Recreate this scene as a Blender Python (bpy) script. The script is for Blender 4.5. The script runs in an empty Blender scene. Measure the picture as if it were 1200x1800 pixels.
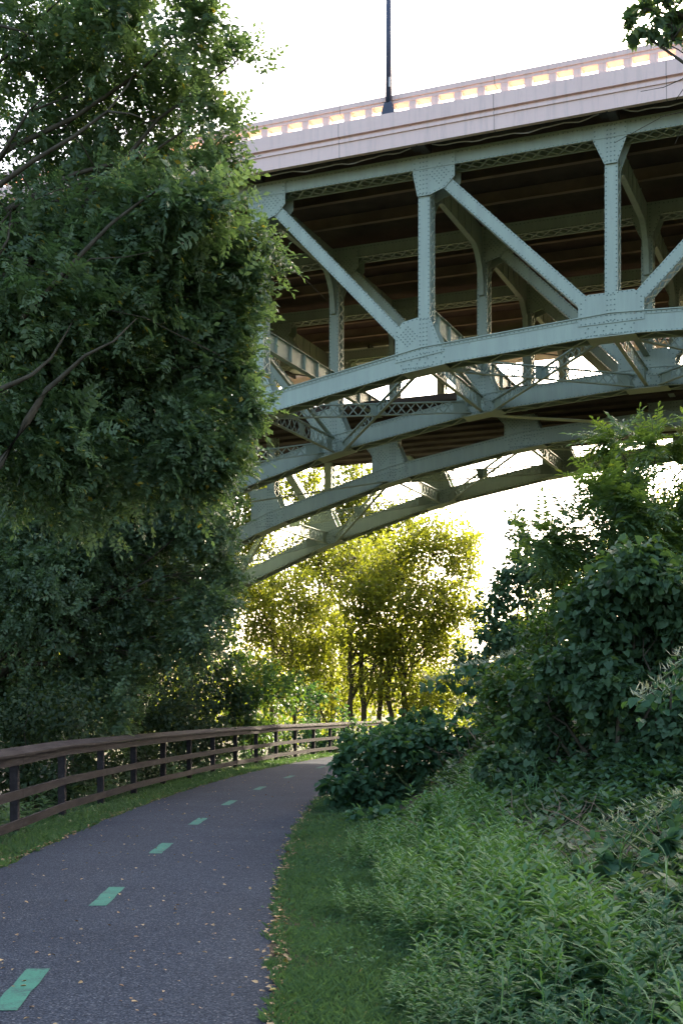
import bpy, math, random
import numpy as np
from mathutils import Vector
R = math.radians
random.seed(7)
rng = np.random.default_rng(7)
scene = bpy.context.scene
col = scene.collection

# ------------------------------------------------------------------ camera
EYE, F, HX, HY = 1.7, 2150.0, 600.0, 1248.0        # eye height; focal length, centre column, horizon row in photo pixels
cam = bpy.data.cameras.new('camera')
cam.sensor_fit = 'VERTICAL'; cam.sensor_height = 36.0
cam.lens = 36.0 * F / 1800.0
cam.shift_y = (HY - 900.0) / 1800.0
cam.clip_start = 0.05; cam.clip_end = 6000
camo = bpy.data.objects.new('camera', cam); col.objects.link(camo)
camo.location = (0, 0, EYE); camo.rotation_euler = (R(90), 0, 0)
scene.camera = camo

# ------------------------------------------------------------------ sky, sun, exposure
SUN_AZ, SUN_EL = 33.0, 24.5                        # degrees right of the view axis, above the horizon
world = bpy.data.worlds.new('World'); scene.world = world
world.use_nodes = True
wn = world.node_tree; wn.nodes.clear()
sky = wn.nodes.new('ShaderNodeTexSky'); sky.sky_type = 'NISHITA'; sky.sun_disc = False
sky.sun_elevation = R(SUN_EL); sky.sun_rotation = R(SUN_AZ)
sky.air_density = 0.75; sky.dust_density = 6.0; sky.ozone_density = 0.3
bg = wn.nodes.new('ShaderNodeBackground'); bg.inputs['Strength'].default_value = 0.15
wo = wn.nodes.new('ShaderNodeOutputWorld')
wn.links.new(sky.outputs[0], bg.inputs[0]); wn.links.new(bg.outputs[0], wo.inputs[0])
sl = bpy.data.lights.new('sun', 'SUN'); sl.energy = 3.0; sl.angle = R(0.5); sl.color = (1.0, 0.86, 0.66)
so = bpy.data.objects.new('sun', sl); col.objects.link(so)
sd = Vector((math.sin(R(SUN_AZ))*math.cos(R(SUN_EL)), math.cos(R(SUN_AZ))*math.cos(R(SUN_EL)), math.sin(R(SUN_EL))))
so.rotation_euler = sd.to_track_quat('Z', 'Y').to_euler()
so.location = (30, 60, 60)
scene.view_settings.view_transform = 'Standard'; scene.view_settings.look = 'None'
scene.view_settings.exposure = 2.75; scene.view_settings.gamma = 1.0
scene.view_settings.use_curve_mapping = False
cy = scene.cycles
cy.max_bounces = 9; cy.diffuse_bounces = 6; cy.glossy_bounces = 2; cy.transmission_bounces = 8; cy.transparent_max_bounces = 4
cy.caustics_reflective = False; cy.caustics_refractive = False

# ------------------------------------------------------------------ helpers
def px(x, y, Y):
    """photo pixel at distance Y along the view axis -> world point"""
    return Vector(((x-HX)/F*Y, Y, EYE + (HY-y)/F*Y))

class MB:
    def __init__(s): s.v = []; s.f = []
    def add(s, vs, fs):
        o = len(s.v); s.v += [tuple(p) for p in vs]; s.f += [tuple(i+o for i in q) for q in fs]
    def box(s, x0, x1, y0, y1, z0, z1):
        s.add([(x0,y0,z0),(x1,y0,z0),(x1,y1,z0),(x0,y1,z0),(x0,y0,z1),(x1,y0,z1),(x1,y1,z1),(x0,y1,z1)],
              [(0,3,2,1),(4,5,6,7),(0,1,5,4),(1,2,6,5),(2,3,7,6),(3,0,4,7)])
    def beam(s, p0, p1, w, h, up=(0,0,1)):
        p0 = Vector(p0); p1 = Vector(p1); d = (p1-p0).normalized(); up = Vector(up)
        if abs(d.dot(up)) > 0.98: up = Vector((0,1,0))
        sd_ = d.cross(up).normalized(); u2 = sd_.cross(d).normalized()
        a = sd_*(w/2); b = u2*(h/2)
        s.add([p0-a-b,p0+a-b,p0+a+b,p0-a+b,p1-a-b,p1+a-b,p1+a+b,p1-a+b],
              [(3,2,1,0),(4,5,6,7),(0,1,5,4),(1,2,6,5),(2,3,7,6),(3,0,4,7)])
    def prism_xz(s, poly, y0, y1):
        n = len(poly)
        s.add([(x,y0,z) for x,z in poly]+[(x,y1,z) for x,z in poly],
              [tuple(range(n)), tuple(range(2*n-1,n-1,-1))]+[(i,i+n,(i+1)%n+n,(i+1)%n) for i in range(n)])
    def prism_yz(s, poly, x0, x1):
        n = len(poly)
        s.add([(x0,y,z) for y,z in poly]+[(x1,y,z) for y,z in poly],
              [tuple(range(n-1,-1,-1)), tuple(range(n,2*n))]+[((i+1)%n,(i+1)%n+n,i+n,i) for i in range(n)])
    def tube(s, pts, rad, sides=7, cap=True):
        pts = [Vector(p) for p in pts]; n = len(pts); o = len(s.v)
        ref = Vector((0.13,0.31,0.94))
        for i,p in enumerate(pts):
            d = (pts[min(i+1,n-1)]-pts[max(i-1,0)]).normalized()
            r_ = ref if abs(d.dot(ref)) < 0.9 else Vector((1,0,0))
            a = d.cross(r_).normalized(); b = d.cross(a)
            for k in range(sides):
                t = 2*math.pi*k/sides
                s.v.append(tuple(p+(a*math.cos(t)+b*math.sin(t))*rad[i]))
        for i in range(n-1):
            for k in range(sides):
                k2 = (k+1)%sides
                s.f.append((o+i*sides+k, o+i*sides+k2, o+(i+1)*sides+k2, o+(i+1)*sides+k))
        if cap:
            s.f.append(tuple(o+k for k in range(sides-1,-1,-1))); s.f.append(tuple(o+(n-1)*sides+k for k in range(sides)))
    def lacing(s, a0, a1, b0, b1, cells, w=0.05, t=0.016, cross=True):
        a0,a1,b0,b1 = map(Vector,(a0,a1,b0,b1))
        nrm = (a1-a0).cross(b0-a0).normalized()
        for i in range(cells):
            u,v = i/cells,(i+1)/cells
            if cross or i%2==0: s.beam(a0.lerp(a1,u), b0.lerp(b1,v), w, t, nrm)
            if cross or i%2==1: s.beam(b0.lerp(b1,u)+nrm*t*1.02, a0.lerp(a1,v)+nrm*t*1.02, w, t, nrm)
    def build(s, name, mat, parent=None, smooth=False):
        me = bpy.data.meshes.new(name); me.from_pydata(s.v, [], s.f); me.update()
        me.materials.append(mat)
        if smooth: me.polygons.foreach_set('use_smooth', [True]*len(me.polygons))
        o = bpy.data.objects.new(name, me); col.objects.link(o)
        if parent: o.parent = parent
        return o

def tag(o, label=None, cat=None, group=None, kind=None):
    if label: o['label'] = label
    if cat: o['category'] = cat
    if group: o['group'] = group
    if kind: o['kind'] = kind
    return o
def empty(name, loc=(0,0,0), rz=0.0, parent=None):
    o = bpy.data.objects.new(name, None); col.objects.link(o); o.location = loc; o.rotation_euler = (0,0,rz)
    o.empty_display_size = 0.3
    if parent: o.parent = parent
    return o
def child(name, me, parent, loc=(0,0,0)):
    o = bpy.data.objects.new(name, me); col.objects.link(o); o.parent = parent; o.location = loc
    return o

# ------------------------------------------------------------------ materials
def newmat(name):
    m = bpy.data.materials.new(name); m.use_nodes = True
    nt = m.node_tree; nt.nodes.clear()
    return m, nt, nt.nodes.new('ShaderNodeOutputMaterial')
def N(nt, t, **kw):
    n = nt.nodes.new(t)
    for k,v in kw.items(): setattr(n, k, v)
    return n
def ramp(nt, stops):
    r = nt.nodes.new('ShaderNodeValToRGB'); e = r.color_ramp.elements
    while len(e) < len(stops): e.new(0.5)
    for i,(p,c) in enumerate(stops): e[i].position = p; e[i].color = (c[0],c[1],c[2],1) if not isinstance(c,(int,float)) else (c,c,c,1)
    return r
def mixc(nt, fac, a, b, mode='MIX'):
    m = nt.nodes.new('ShaderNodeMix'); m.data_type = 'RGBA'; m.blend_type = mode
    for sock, val in ((m.inputs[0],fac),(m.inputs[6],a),(m.inputs[7],b)):
        if hasattr(val,'links'): nt.links.new(val, sock)
        elif isinstance(val,(int,float)): sock.default_value = val
        else: sock.default_value = (*val,1)
    return m.outputs[2]
def noise(nt, scale, detail=4, rough=0.55, vec=None):
    n = nt.nodes.new('ShaderNodeTexNoise'); n.inputs['Scale'].default_value = scale
    n.inputs['Detail'].default_value = detail; n.inputs['Roughness'].default_value = rough
    if vec is not None: nt.links.new(vec, n.inputs['Vector'])
    return n
def coords(nt, scale=(1,1,1), which='Object'):
    tc = nt.nodes.new('ShaderNodeTexCoord'); mp = nt.nodes.new('ShaderNodeMapping')
    mp.inputs['Scale'].default_value = scale; nt.links.new(tc.outputs[which], mp.inputs['Vector'])
    return mp.outputs[0]
def finish(nt, out, colr, rough=0.7, spec=0.3, bump=None, bstr=0.3, bdist=0.02, metallic=0.0):
    p = nt.nodes.new('ShaderNodeBsdfPrincipled')
    if hasattr(colr,'links'): nt.links.new(colr, p.inputs['Base Color'])
    else: p.inputs['Base Color'].default_value = (*colr,1)
    if hasattr(rough,'links'): nt.links.new(rough, p.inputs['Roughness'])
    else: p.inputs['Roughness'].default_value = rough
    p.inputs['Specular IOR Level'].default_value = spec; p.inputs['Metallic'].default_value = metallic
    if bump is not None:
        b = nt.nodes.new('ShaderNodeBump'); b.inputs['Strength'].default_value = bstr; b.inputs['Distance'].default_value = bdist
        nt.links.new(bump, b.inputs['Height']); nt.links.new(b.outputs[0], p.inputs['Normal'])
    nt.links.new(p.outputs[0], out.inputs[0])

def mat_steel():
    m,nt,o = newmat('sage_green_paint'); L = nt.links
    v = coords(nt); n1 = noise(nt,0.35,5,0.6,v); vs = coords(nt,(2.2,2.2,0.22)); n2 = noise(nt,1.6,6,0.65,vs)
    c = mixc(nt, n1.outputs[0], (0.262,0.325,0.248), (0.345,0.405,0.305))
    r2 = ramp(nt,[(0.36,0.0),(0.72,1.0)]); L.new(n2.outputs[0], r2.inputs[0])
    m2 = nt.nodes.new('ShaderNodeMath'); m2.operation='MULTIPLY'; m2.inputs[1].default_value=0.48; L.new(r2.outputs[0], m2.inputs[0])
    c = mixc(nt, m2.outputs[0], c, (0.20,0.23,0.19))
    n3 = noise(nt,5.5,8,0.7,v); r3 = ramp(nt,[(0.64,0.0),(0.74,0.9)]); L.new(n3.outputs[0], r3.inputs[0])
    c = mixc(nt, r3.outputs[0], c, (0.16,0.09,0.05))
    finish(nt,o,c,0.55,0.35,n3.outputs[0],0.12,0.01); return m
def mat_flat(name, c0, c1, scale=3, rough=0.8, spec=0.2, bs=0.3, bd=0.01, stretch=(1,1,1)):
    m,nt,o = newmat(name); v = coords(nt,stretch); n = noise(nt,scale,6,0.65,v)
    r = ramp(nt,[(0.3,c0),(0.7,c1)]); nt.links.new(n.outputs[0], r.inputs[0])
    finish(nt,o,r.outputs[0],rough,spec,n.outputs[0],bs,bd); return m
def mat_parapet():
    m,nt,o = newmat('pink_concrete'); L = nt.links
    v = coords(nt); n1 = noise(nt,0.5,5,0.6,v)
    c = mixc(nt, n1.outputs[0], (0.72,0.525,0.445), (0.82,0.62,0.53))
    vs = coords(nt,(3.0,1.0,0.25)); n2 = noise(nt,1.5,6,0.7,vs); r2 = ramp(nt,[(0.5,0.0),(0.8,0.5)]); L.new(n2.outputs[0], r2.inputs[0])
    c = mixc(nt, r2.outputs[0], c, (0.36,0.31,0.28))
    vr = coords(nt,(1.3,1.0,0.35)); n3 = noise(nt,1.1,3,0.5,vr); r3 = ramp(nt,[(0.70,0.0),(0.78,0.7)]); L.new(n3.outputs[0], r3.inputs[0])
    c = mixc(nt, r3.outputs[0], c, (0.42,0.19,0.07))
    sx = nt.nodes.new('ShaderNodeSeparateXYZ'); L.new(v, sx.inputs[0])
    w_ = nt.nodes.new('ShaderNodeMath'); w_.operation='PINGPONG'; w_.inputs[1].default_value = 3.0; L.new(sx.outputs[0], w_.inputs[0])
    g_ = nt.nodes.new('ShaderNodeMath'); g_.operation='GREATER_THAN'; g_.inputs[1].default_value = 2.985; L.new(w_.outputs[0], g_.inputs[0])
    g2 = nt.nodes.new('ShaderNodeMath'); g2.operation='MULTIPLY'; g2.inputs[1].default_value = 0.65; L.new(g_.outputs[0], g2.inputs[0])
    c = mixc(nt, g2.outputs[0], c, (0.16,0.12,0.10))
    n4 = noise(nt,40,4,0.6,v)
    finish(nt,o,c,0.85,0.2,n4.outputs[0],0.15,0.01); return m
def mat_asphalt():
    m,nt,o = newmat('asphalt'); L = nt.links; v = coords(nt)
    vo = nt.nodes.new('ShaderNodeTexVoronoi'); vo.inputs['Scale'].default_value = 95; L.new(v, vo.inputs['Vector'])
    n1 = noise(nt,0.8,5,0.6,v); n2 = noise(nt,170,3,0.6,v)
    r = ramp(nt,[(0.0,(0.010,0.014,0.020)),(0.5,(0.026,0.034,0.048)),(0.82,(0.055,0.068,0.088)),(1.0,(0.14,0.145,0.155))]); L.new(vo.outputs['Color'], r.inputs[0])
    c = mixc(nt, n1.outputs[0], (0.62,0.64,0.67), (1.22,1.2,1.17)); c2 = mixc(nt, 1.0, r.outputs[0], c, 'MULTIPLY')
    L.new
    finish(nt,o,c2,0.95,0.08,vo.outputs['Distance'],0.5,0.006); return m
def mat_paint(name, c):
    m,nt,o = newmat(name); L = nt.links; v = coords(nt); n = noise(nt,60,5,0.7,v); n2 = noise(nt,6,5,0.7,v)
    a = nt.nodes.new('ShaderNodeMath'); a.operation='MULTIPLY'; L.new(n.outputs[0],a.inputs[0]); L.new(n2.outputs[0],a.inputs[1])
    r = ramp(nt,[(0.13,0.8),(0.27,0.0)]); L.new(a.outputs[0], r.inputs[0])
    finish(nt,o,mixc(nt,r.outputs[0],c,(0.035,0.045,0.055)),0.85,0.1,n.outputs[0],0.4,0.004); return m
def mat_wood():
    m,nt,o = newmat('weathered_wood'); L = nt.links
    tc = nt.nodes.new('ShaderNodeTexCoord'); mp = nt.nodes.new('ShaderNodeMapping'); mp.inputs['Scale'].default_value=(1,0.12,1); L.new(tc.outputs['Object'], mp.inputs[0])
    n1 = noise(nt,16,7,0.7,mp.outputs[0]); n2 = noise(nt,1.2,4,0.6,tc.outputs['Object'])
    r = ramp(nt,[(0.3,(0.015,0.0135,0.0135)),(0.55,(0.034,0.030,0.030)),(0.75,(0.062,0.056,0.056))]); L.new(n1.outputs[0], r.inputs[0])
    c = mixc(nt, n2.outputs[0], (0.75,0.72,0.72), (1.2,1.15,1.12)); c2 = mixc(nt,1.0,r.outputs[0],c,'MULTIPLY')
    finish(nt,o,c2,0.9,0.08,n1.outputs[0],0.5,0.008); return m
def mat_leaf(name, c0, c1, c2=None, trans=0.35, tint=(1.3,1.25,0.45), gloss=0.25, rough=0.45, nscale=0.7):
    """leaf: reflecting and transmitting tissue; per-leaf attribute varies the hue"""
    m,nt,o = newmat(name); L = nt.links
    at = nt.nodes.new('ShaderNodeAttribute'); at.attribute_name = 'rnd'
    r = ramp(nt,[(0.0,c0),(0.95,c1),(1.0,c2 or c1)]); L.new(at.outputs['Fac'], r.inputs[0])
    v = coords(nt); n = noise(nt,nscale,3,0.5,v)
    k = mixc(nt, n.outputs[0], (0.70,0.74,0.74), (1.28,1.22,1.15)); c = mixc(nt,1.0,r.outputs[0],k,'MULTIPLY')
    p = nt.nodes.new('ShaderNodeBsdfPrincipled'); L.new(c,p.inputs['Base Color']); p.inputs['Roughness'].default_value = rough
    p.inputs['Specular IOR Level'].default_value = gloss
    t = nt.nodes.new('ShaderNodeBsdfTranslucent'); L.new(mixc(nt,1.0,c,tint,'MULTIPLY'), t.inputs[0])
    mx = nt.nodes.new('ShaderNodeMixShader'); mx.inputs[0].default_value = trans
    L.new(p.outputs[0],mx.inputs[1]); L.new(t.outputs[0],mx.inputs[2]); L.new(mx.outputs[0],o.inputs[0])
    return m
STEEL = mat_steel()
RIVET = mat_flat('weathered_rivet_paint',(0.10,0.145,0.12),(0.15,0.20,0.165),2.0,0.6,0.3,0.1,0.005)
CONC = mat_parapet()
GREYC = mat_flat('grey_concrete',(0.26,0.25,0.23),(0.40,0.385,0.36),0.8,0.9,0.15,0.25,0.02,(1,1,0.4))
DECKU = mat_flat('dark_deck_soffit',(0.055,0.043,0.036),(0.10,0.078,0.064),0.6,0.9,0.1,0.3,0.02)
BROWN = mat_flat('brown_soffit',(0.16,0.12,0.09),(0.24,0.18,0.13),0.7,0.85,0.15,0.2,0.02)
CORR = mat_flat('galvanised_decking',(0.42,0.40,0.36),(0.55,0.52,0.47),1.5,0.5,0.4,0.1,0.005)
PALE = mat_flat('worn_paving',(0.13,0.115,0.10),(0.19,0.165,0.14),1.5,0.9,0.15,0.2,0.01)
DARKM = mat_flat('dark_iron',(0.035,0.03,0.03),(0.07,0.06,0.055),3,0.6,0.3)
NET = mat_flat('dark_netting',(0.05,0.05,0.052),(0.09,0.088,0.088),5,0.9,0.1)
CORD = mat_flat('pale_cord',(0.42,0.41,0.39),(0.55,0.54,0.52),8,0.9,0.1)
POLE = mat_flat('dark_blue_pole_paint',(0.035,0.045,0.075),(0.06,0.07,0.105),3,0.45,0.4,0.05,0.002)
GLASS = mat_flat('lamp_lens',(0.6,0.6,0.58),(0.7,0.7,0.68),3,0.2,0.5,0.0)
ASPH = mat_asphalt(); DASH = mat_paint('green_line_paint',(0.045,0.155,0.112))
WOOD = mat_wood(); BARK = mat_flat('bark',(0.040,0.034,0.022),(0.095,0.082,0.055),9,0.9,0.1,0.8,0.02,(1,1,0.25))
TWIG = mat_flat('dry_twig',(0.12,0.085,0.06),(0.24,0.18,0.13),9,0.9,0.1,0.3,0.004)
STEM = mat_flat('green_stem',(0.07,0.10,0.035),(0.13,0.15,0.06),9,0.8,0.2,0.2,0.004)
def mat_ground():
    m,nt,o = newmat('soil_and_litter'); L = nt.links; v = coords(nt)
    n1 = noise(nt,0.5,6,0.65,v); n2 = noise(nt,14,6,0.75,v)
    a = ramp(nt,[(0.3,(0.035,0.028,0.02)),(0.55,(0.075,0.058,0.04)),(0.8,(0.13,0.10,0.07))]); L.new(n2.outputs[0],a.inputs[0])
    b = ramp(nt,[(0.45,0.0),(0.6,1.0)]); L.new(n1.outputs[0],b.inputs[0])
    g = ramp(nt,[(0.3,(0.025,0.045,0.015)),(0.7,(0.055,0.085,0.028))]); L.new(n2.outputs[0],g.inputs[0])
    finish(nt,o,mixc(nt,b.outputs[0],a.outputs[0],g.outputs[0]),0.95,0.1,n2.outputs[0],0.8,0.05); return m
GROUND = mat_ground()

# ------------------------------------------------------------------ the lie of the land
def cl(Y):
    """centre line of the path: X at distance Y"""
    Y = np.asarray(Y, float)
    q = -2.17 + 0.0039*(np.minimum(Y,46)-15.5)**2
    return q + np.maximum(Y-46,0)*0.238
def hnoise(x, y):
    return 0.5*np.sin(0.9*x+1.3*np.sin(0.6*y))+0.3*np.sin(2.1*y+0.7*x+1.1)+0.2*np.sin(3.7*x-2.3*y)
def ground(X, Y):
    X = np.asarray(X,float); Y = np.asarray(Y,float)
    d = X - cl(np.clip(Y,-40,400))
    left = -np.minimum(0.42*np.maximum(-d-2.7,0), 5.0)
    r = 0.10 + 0.48*np.clip((Y-11)/9,0,1)
    right = np.minimum(r*np.maximum(d-2.9,0), 4.5)
    rough = np.clip((np.abs(d)-1.7)/1.5,0,1)*0.05*hnoise(X,Y)
    strip = -0.03*np.clip((np.abs(d)-1.5)/0.1,0,1)
    return left+right+rough+strip
def gz(x, y): return float(ground(x,y))

xs = np.concatenate([-np.geomspace(2500,14,26), np.arange(-13.5,14,0.35), np.geomspace(14.2,2500,26)])
ys = np.concatenate([-np.geomspace(1500,9,18), np.arange(-8.5,60,0.45), np.geomspace(60.5,3500,34)])
GX,GY = np.meshgrid(xs,ys); GZ = ground(GX,GY)
V = np.stack([GX,GY,GZ],-1).reshape(-1,3); nx,ny = len(xs),len(ys)
ii = (np.arange(ny-1)[:,None]*nx+np.arange(nx-1)[None,:]).reshape(-1)
fc = np.stack([ii,ii+1,ii+1+nx,ii+nx],-1)
def npmesh(name, V, Fq, mat, rnd=None, parent=None):
    me = bpy.data.meshes.new(name)
    me.vertices.add(len(V)); me.vertices.foreach_set('co', np.ascontiguousarray(V,dtype=np.float32).reshape(-1))
    k = Fq.shape[1]
    me.loops.add(Fq.size); me.loops.foreach_set('vertex_index', np.ascontiguousarray(Fq,dtype=np.int32).reshape(-1))
    me.polygons.add(len(Fq)); me.polygons.foreach_set('loop_start', np.arange(0,Fq.size,k,dtype=np.int32))
    me.update(calc_edges=True)
    if rnd is not None:
        a = me.attributes.new('rnd','FLOAT','POINT'); a.data.foreach_set('value', np.ascontiguousarray(rnd,dtype=np.float32))
    me.materials.append(mat)
    o = bpy.data.objects.new(name, me); col.objects.link(o)
    if parent: o.parent = parent
    return o
g = npmesh('ground', V, fc, GROUND); tag(g,kind='structure')
g.data.polygons.foreach_set('use_smooth',[True]*len(g.data.polygons))

# ---- path with its dashes
def frame_at(Y):
    X = float(cl(Y)); dX = (float(cl(Y+0.05))-float(cl(Y-0.05)))/0.1
    t = Vector((dX,1,0)).normalized(); return Vector((X,Y,0)), t, Vector((t.y,-t.x,0))
mb = MB(); prev = None; Ys = np.arange(-10,120,0.4); W = 1.53
prof = [-1.0,-0.97,-0.5,0,0.5,0.97,1.0]
for i,Y in enumerate(Ys):
    c,t,n = frame_at(Y)
    wl = W+0.03*math.sin(Y*3.1)+0.02*math.sin(Y*7.7); wr = W+0.03*math.sin(Y*2.7+1)+0.025*math.sin(Y*8.3)
    for q in prof:
        p = c+n*(q*(wr if q>0 else wl)); z = 0.012 + 0.02*(1-q*q) - (0.05 if abs(q)==1 else 0)
        mb.v.append((p.x,p.y,z))
    if i:
        b = (i-1)*len(prof)
        for k in range(len(prof)-1): mb.f.append((b+k,b+k+1,b+k+1+len(prof),b+k+len(prof)))
path = mb.build('path', ASPH, smooth=True); tag(path,kind='structure')
for Yd in [3.15,6.77,10.4,14.2,17.75,21.4,25.5,29.9,35.0,40.5]:
    mb = MB(); L_ = 1.10; w = 0.075
    for i in range(6):
        c,t,n = frame_at(Yd+L_*i/5)
        j = 0.006*math.sin(i*2.3+Yd)
        for q in (-w+j,w+j): p = c+n*q; mb.v.append((p.x,p.y,0.037))
        if i: b=(i-1)*2; mb.f.append((b,b+1,b+3,b+2))
    mb.build('lane_dash', DASH, path)

# ------------------------------------------------------------------ the arch bridge
BA = math.atan2(930.0, F)                           # the bridge's cross direction, right of the view axis
BO = Vector((3.2,46.0,0.0)); CU,SU = math.cos(BA),math.sin(BA)
bridge = empty('arch_bridge', BO, -BA)
tag(bridge,'sage green riveted steel arch bridge with a pink concrete parapet above the path','bridge')
def bl(x, y, n0):
    """photo pixel on the vertical plane n0 behind the first rib -> (along, up)"""
    t = (x-HX)/F; w = (HY-y)/F
    Y = (n0 + BO.x*SU + BO.y*CU)/(SU*t+CU)
    return (t*Y-BO.x)*CU-(Y-BO.y)*SU, EYE+w*Y
P = 6.95; KS = range(-5,8); D = 7.45                # panel length, panel points, rib spacing
KC = 1
def za(k): return 15.24-0.385*(k-KC)**2
def grade(x): return -0.014*x
def ztc(x): return 21.88+grade(x)                   # underside of the top chord
X0,X1 = P*KS[0],P*KS[-1]
nodes = [(P*k,za(k)) for k in KS]
def strip(mb, pts, h0, h1, y0, y1):
    """solid ribbon along a polyline in the xz plane, mitred at its bends"""
    n = len(pts); o = len(mb.v)
    for i,(x,z) in enumerate(pts):
        a = Vector(pts[max(i-1,0)]); b = Vector(pts[min(i+1,n-1)]); c = Vector((x,z))
        d1 = (c-a).normalized() if i>0 else (b-c).normalized(); d2 = (b-c).normalized() if i<n-1 else d1
        nn = Vector((-(d1+d2).y,(d1+d2).x)).normalized(); k = 1/max(0.5,nn.dot(Vector((-d1.y,d1.x))))
        for h in (h0,h1):
            q = c+nn*h*k
            mb.v += [(q.x,y0,q.y),(q.x,y1,q.y)]
    for i in range(n-1):
        a = o+4*i; b = a+4
        mb.f += [(a,b,b+2,a+2),(a+1,a+3,b+3,b+1),(a,a+1,b+1,b),(a+2,b+2,b+3,a+3)]
    e = o+4*(n-1)
    mb.f += [(o,o+2,o+3,o+1),(e,e+1,e+3,e+2)]
HC = 0.375
riv = []                                            # rivet heads: (x, z, facing y)
def rivrow(p, q, step, y):
    p = Vector(p); q = Vector(q); n = max(1,int((q-p).length/step))
    for i in range(n+1):
        r = p.lerp(q,i/n); riv.append((r.x,r.y,y))

rib = MB()
strip(rib, nodes, -HC, HC, -0.35,-0.32); strip(rib, nodes, -HC, HC, 0.32,0.35)
strip(rib, nodes, HC+0.002, HC+0.035, -0.42,0.42)
for y0,y1 in ((-0.372,-0.352),(0.352,0.372)):
    strip(rib, nodes, HC-0.10, HC, y0,y1); strip(rib, nodes, -HC, -HC+0.10, y0,y1)
for y0,y1 in ((-0.42,-0.374),(0.374,0.42)): strip(rib, nodes, -HC, -HC+0.02, y0,y1)
rib0 = rib.build('arch_rib', STEEL, bridge)
for i in range(len(nodes)-1):
    for h in (HC-0.05,-HC+0.05):
        rivrow((nodes[i][0],nodes[i][1]+h),(nodes[i+1][0],nodes[i+1][1]+h),0.17,-0.372)
# underside lacing of the arch chord and top chord
lm = MB()
for i in range(len(nodes)-1):
    (x0,z0),(x1,z1) = nodes[i],nodes[i+1]; h = -HC-0.012
    lm.lacing((x0,-0.33,z0+h),(x1,-0.33,z1+h),(x0,0.33,z0+h),(x1,0.33,z1+h),9,0.085,0.014,False)
lacing_o = [lm.build('chord_lacing', STEEL, rib0)]
lm = MB()
for k in KS[:-1]:
    x0,x1 = P*k,P*(k+1)
    lm.lacing((x0,-0.29,ztc(x0)+0.01),(x1,-0.29,ztc(x1)+0.01),(x0,0.29,ztc(x0)+0.01),(x1,0.29,ztc(x1)+0.01),14,0.07,0.014)
lacing_o.append(lm.build('top_chord_lacing', STEEL, rib0))
tc = MB()
TCH = 0.52
for ya,yb in ((-0.33,-0.30),(0.30,0.33)):
    strip(tc, [(X0,ztc(X0)),(X1,ztc(X1))], 0, TCH, ya,yb)
for ya,yb in ((-0.40,-0.332),(0.332,0.40)): strip(tc, [(X0,ztc(X0)),(X1,ztc(X1))], 0.0, 0.018, ya,yb)
strip(tc, [(X0,ztc(X0)),(X1,ztc(X1))], TCH+0.002, TCH+0.03, -0.38,0.38)
tc.build('top_chord', STEEL, rib0)
for z in (0.06,TCH-0.06): rivrow((X0,ztc(X0)+z),(X1,ztc(X1)+z),0.17,-0.332)
CW = 0.225
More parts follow.
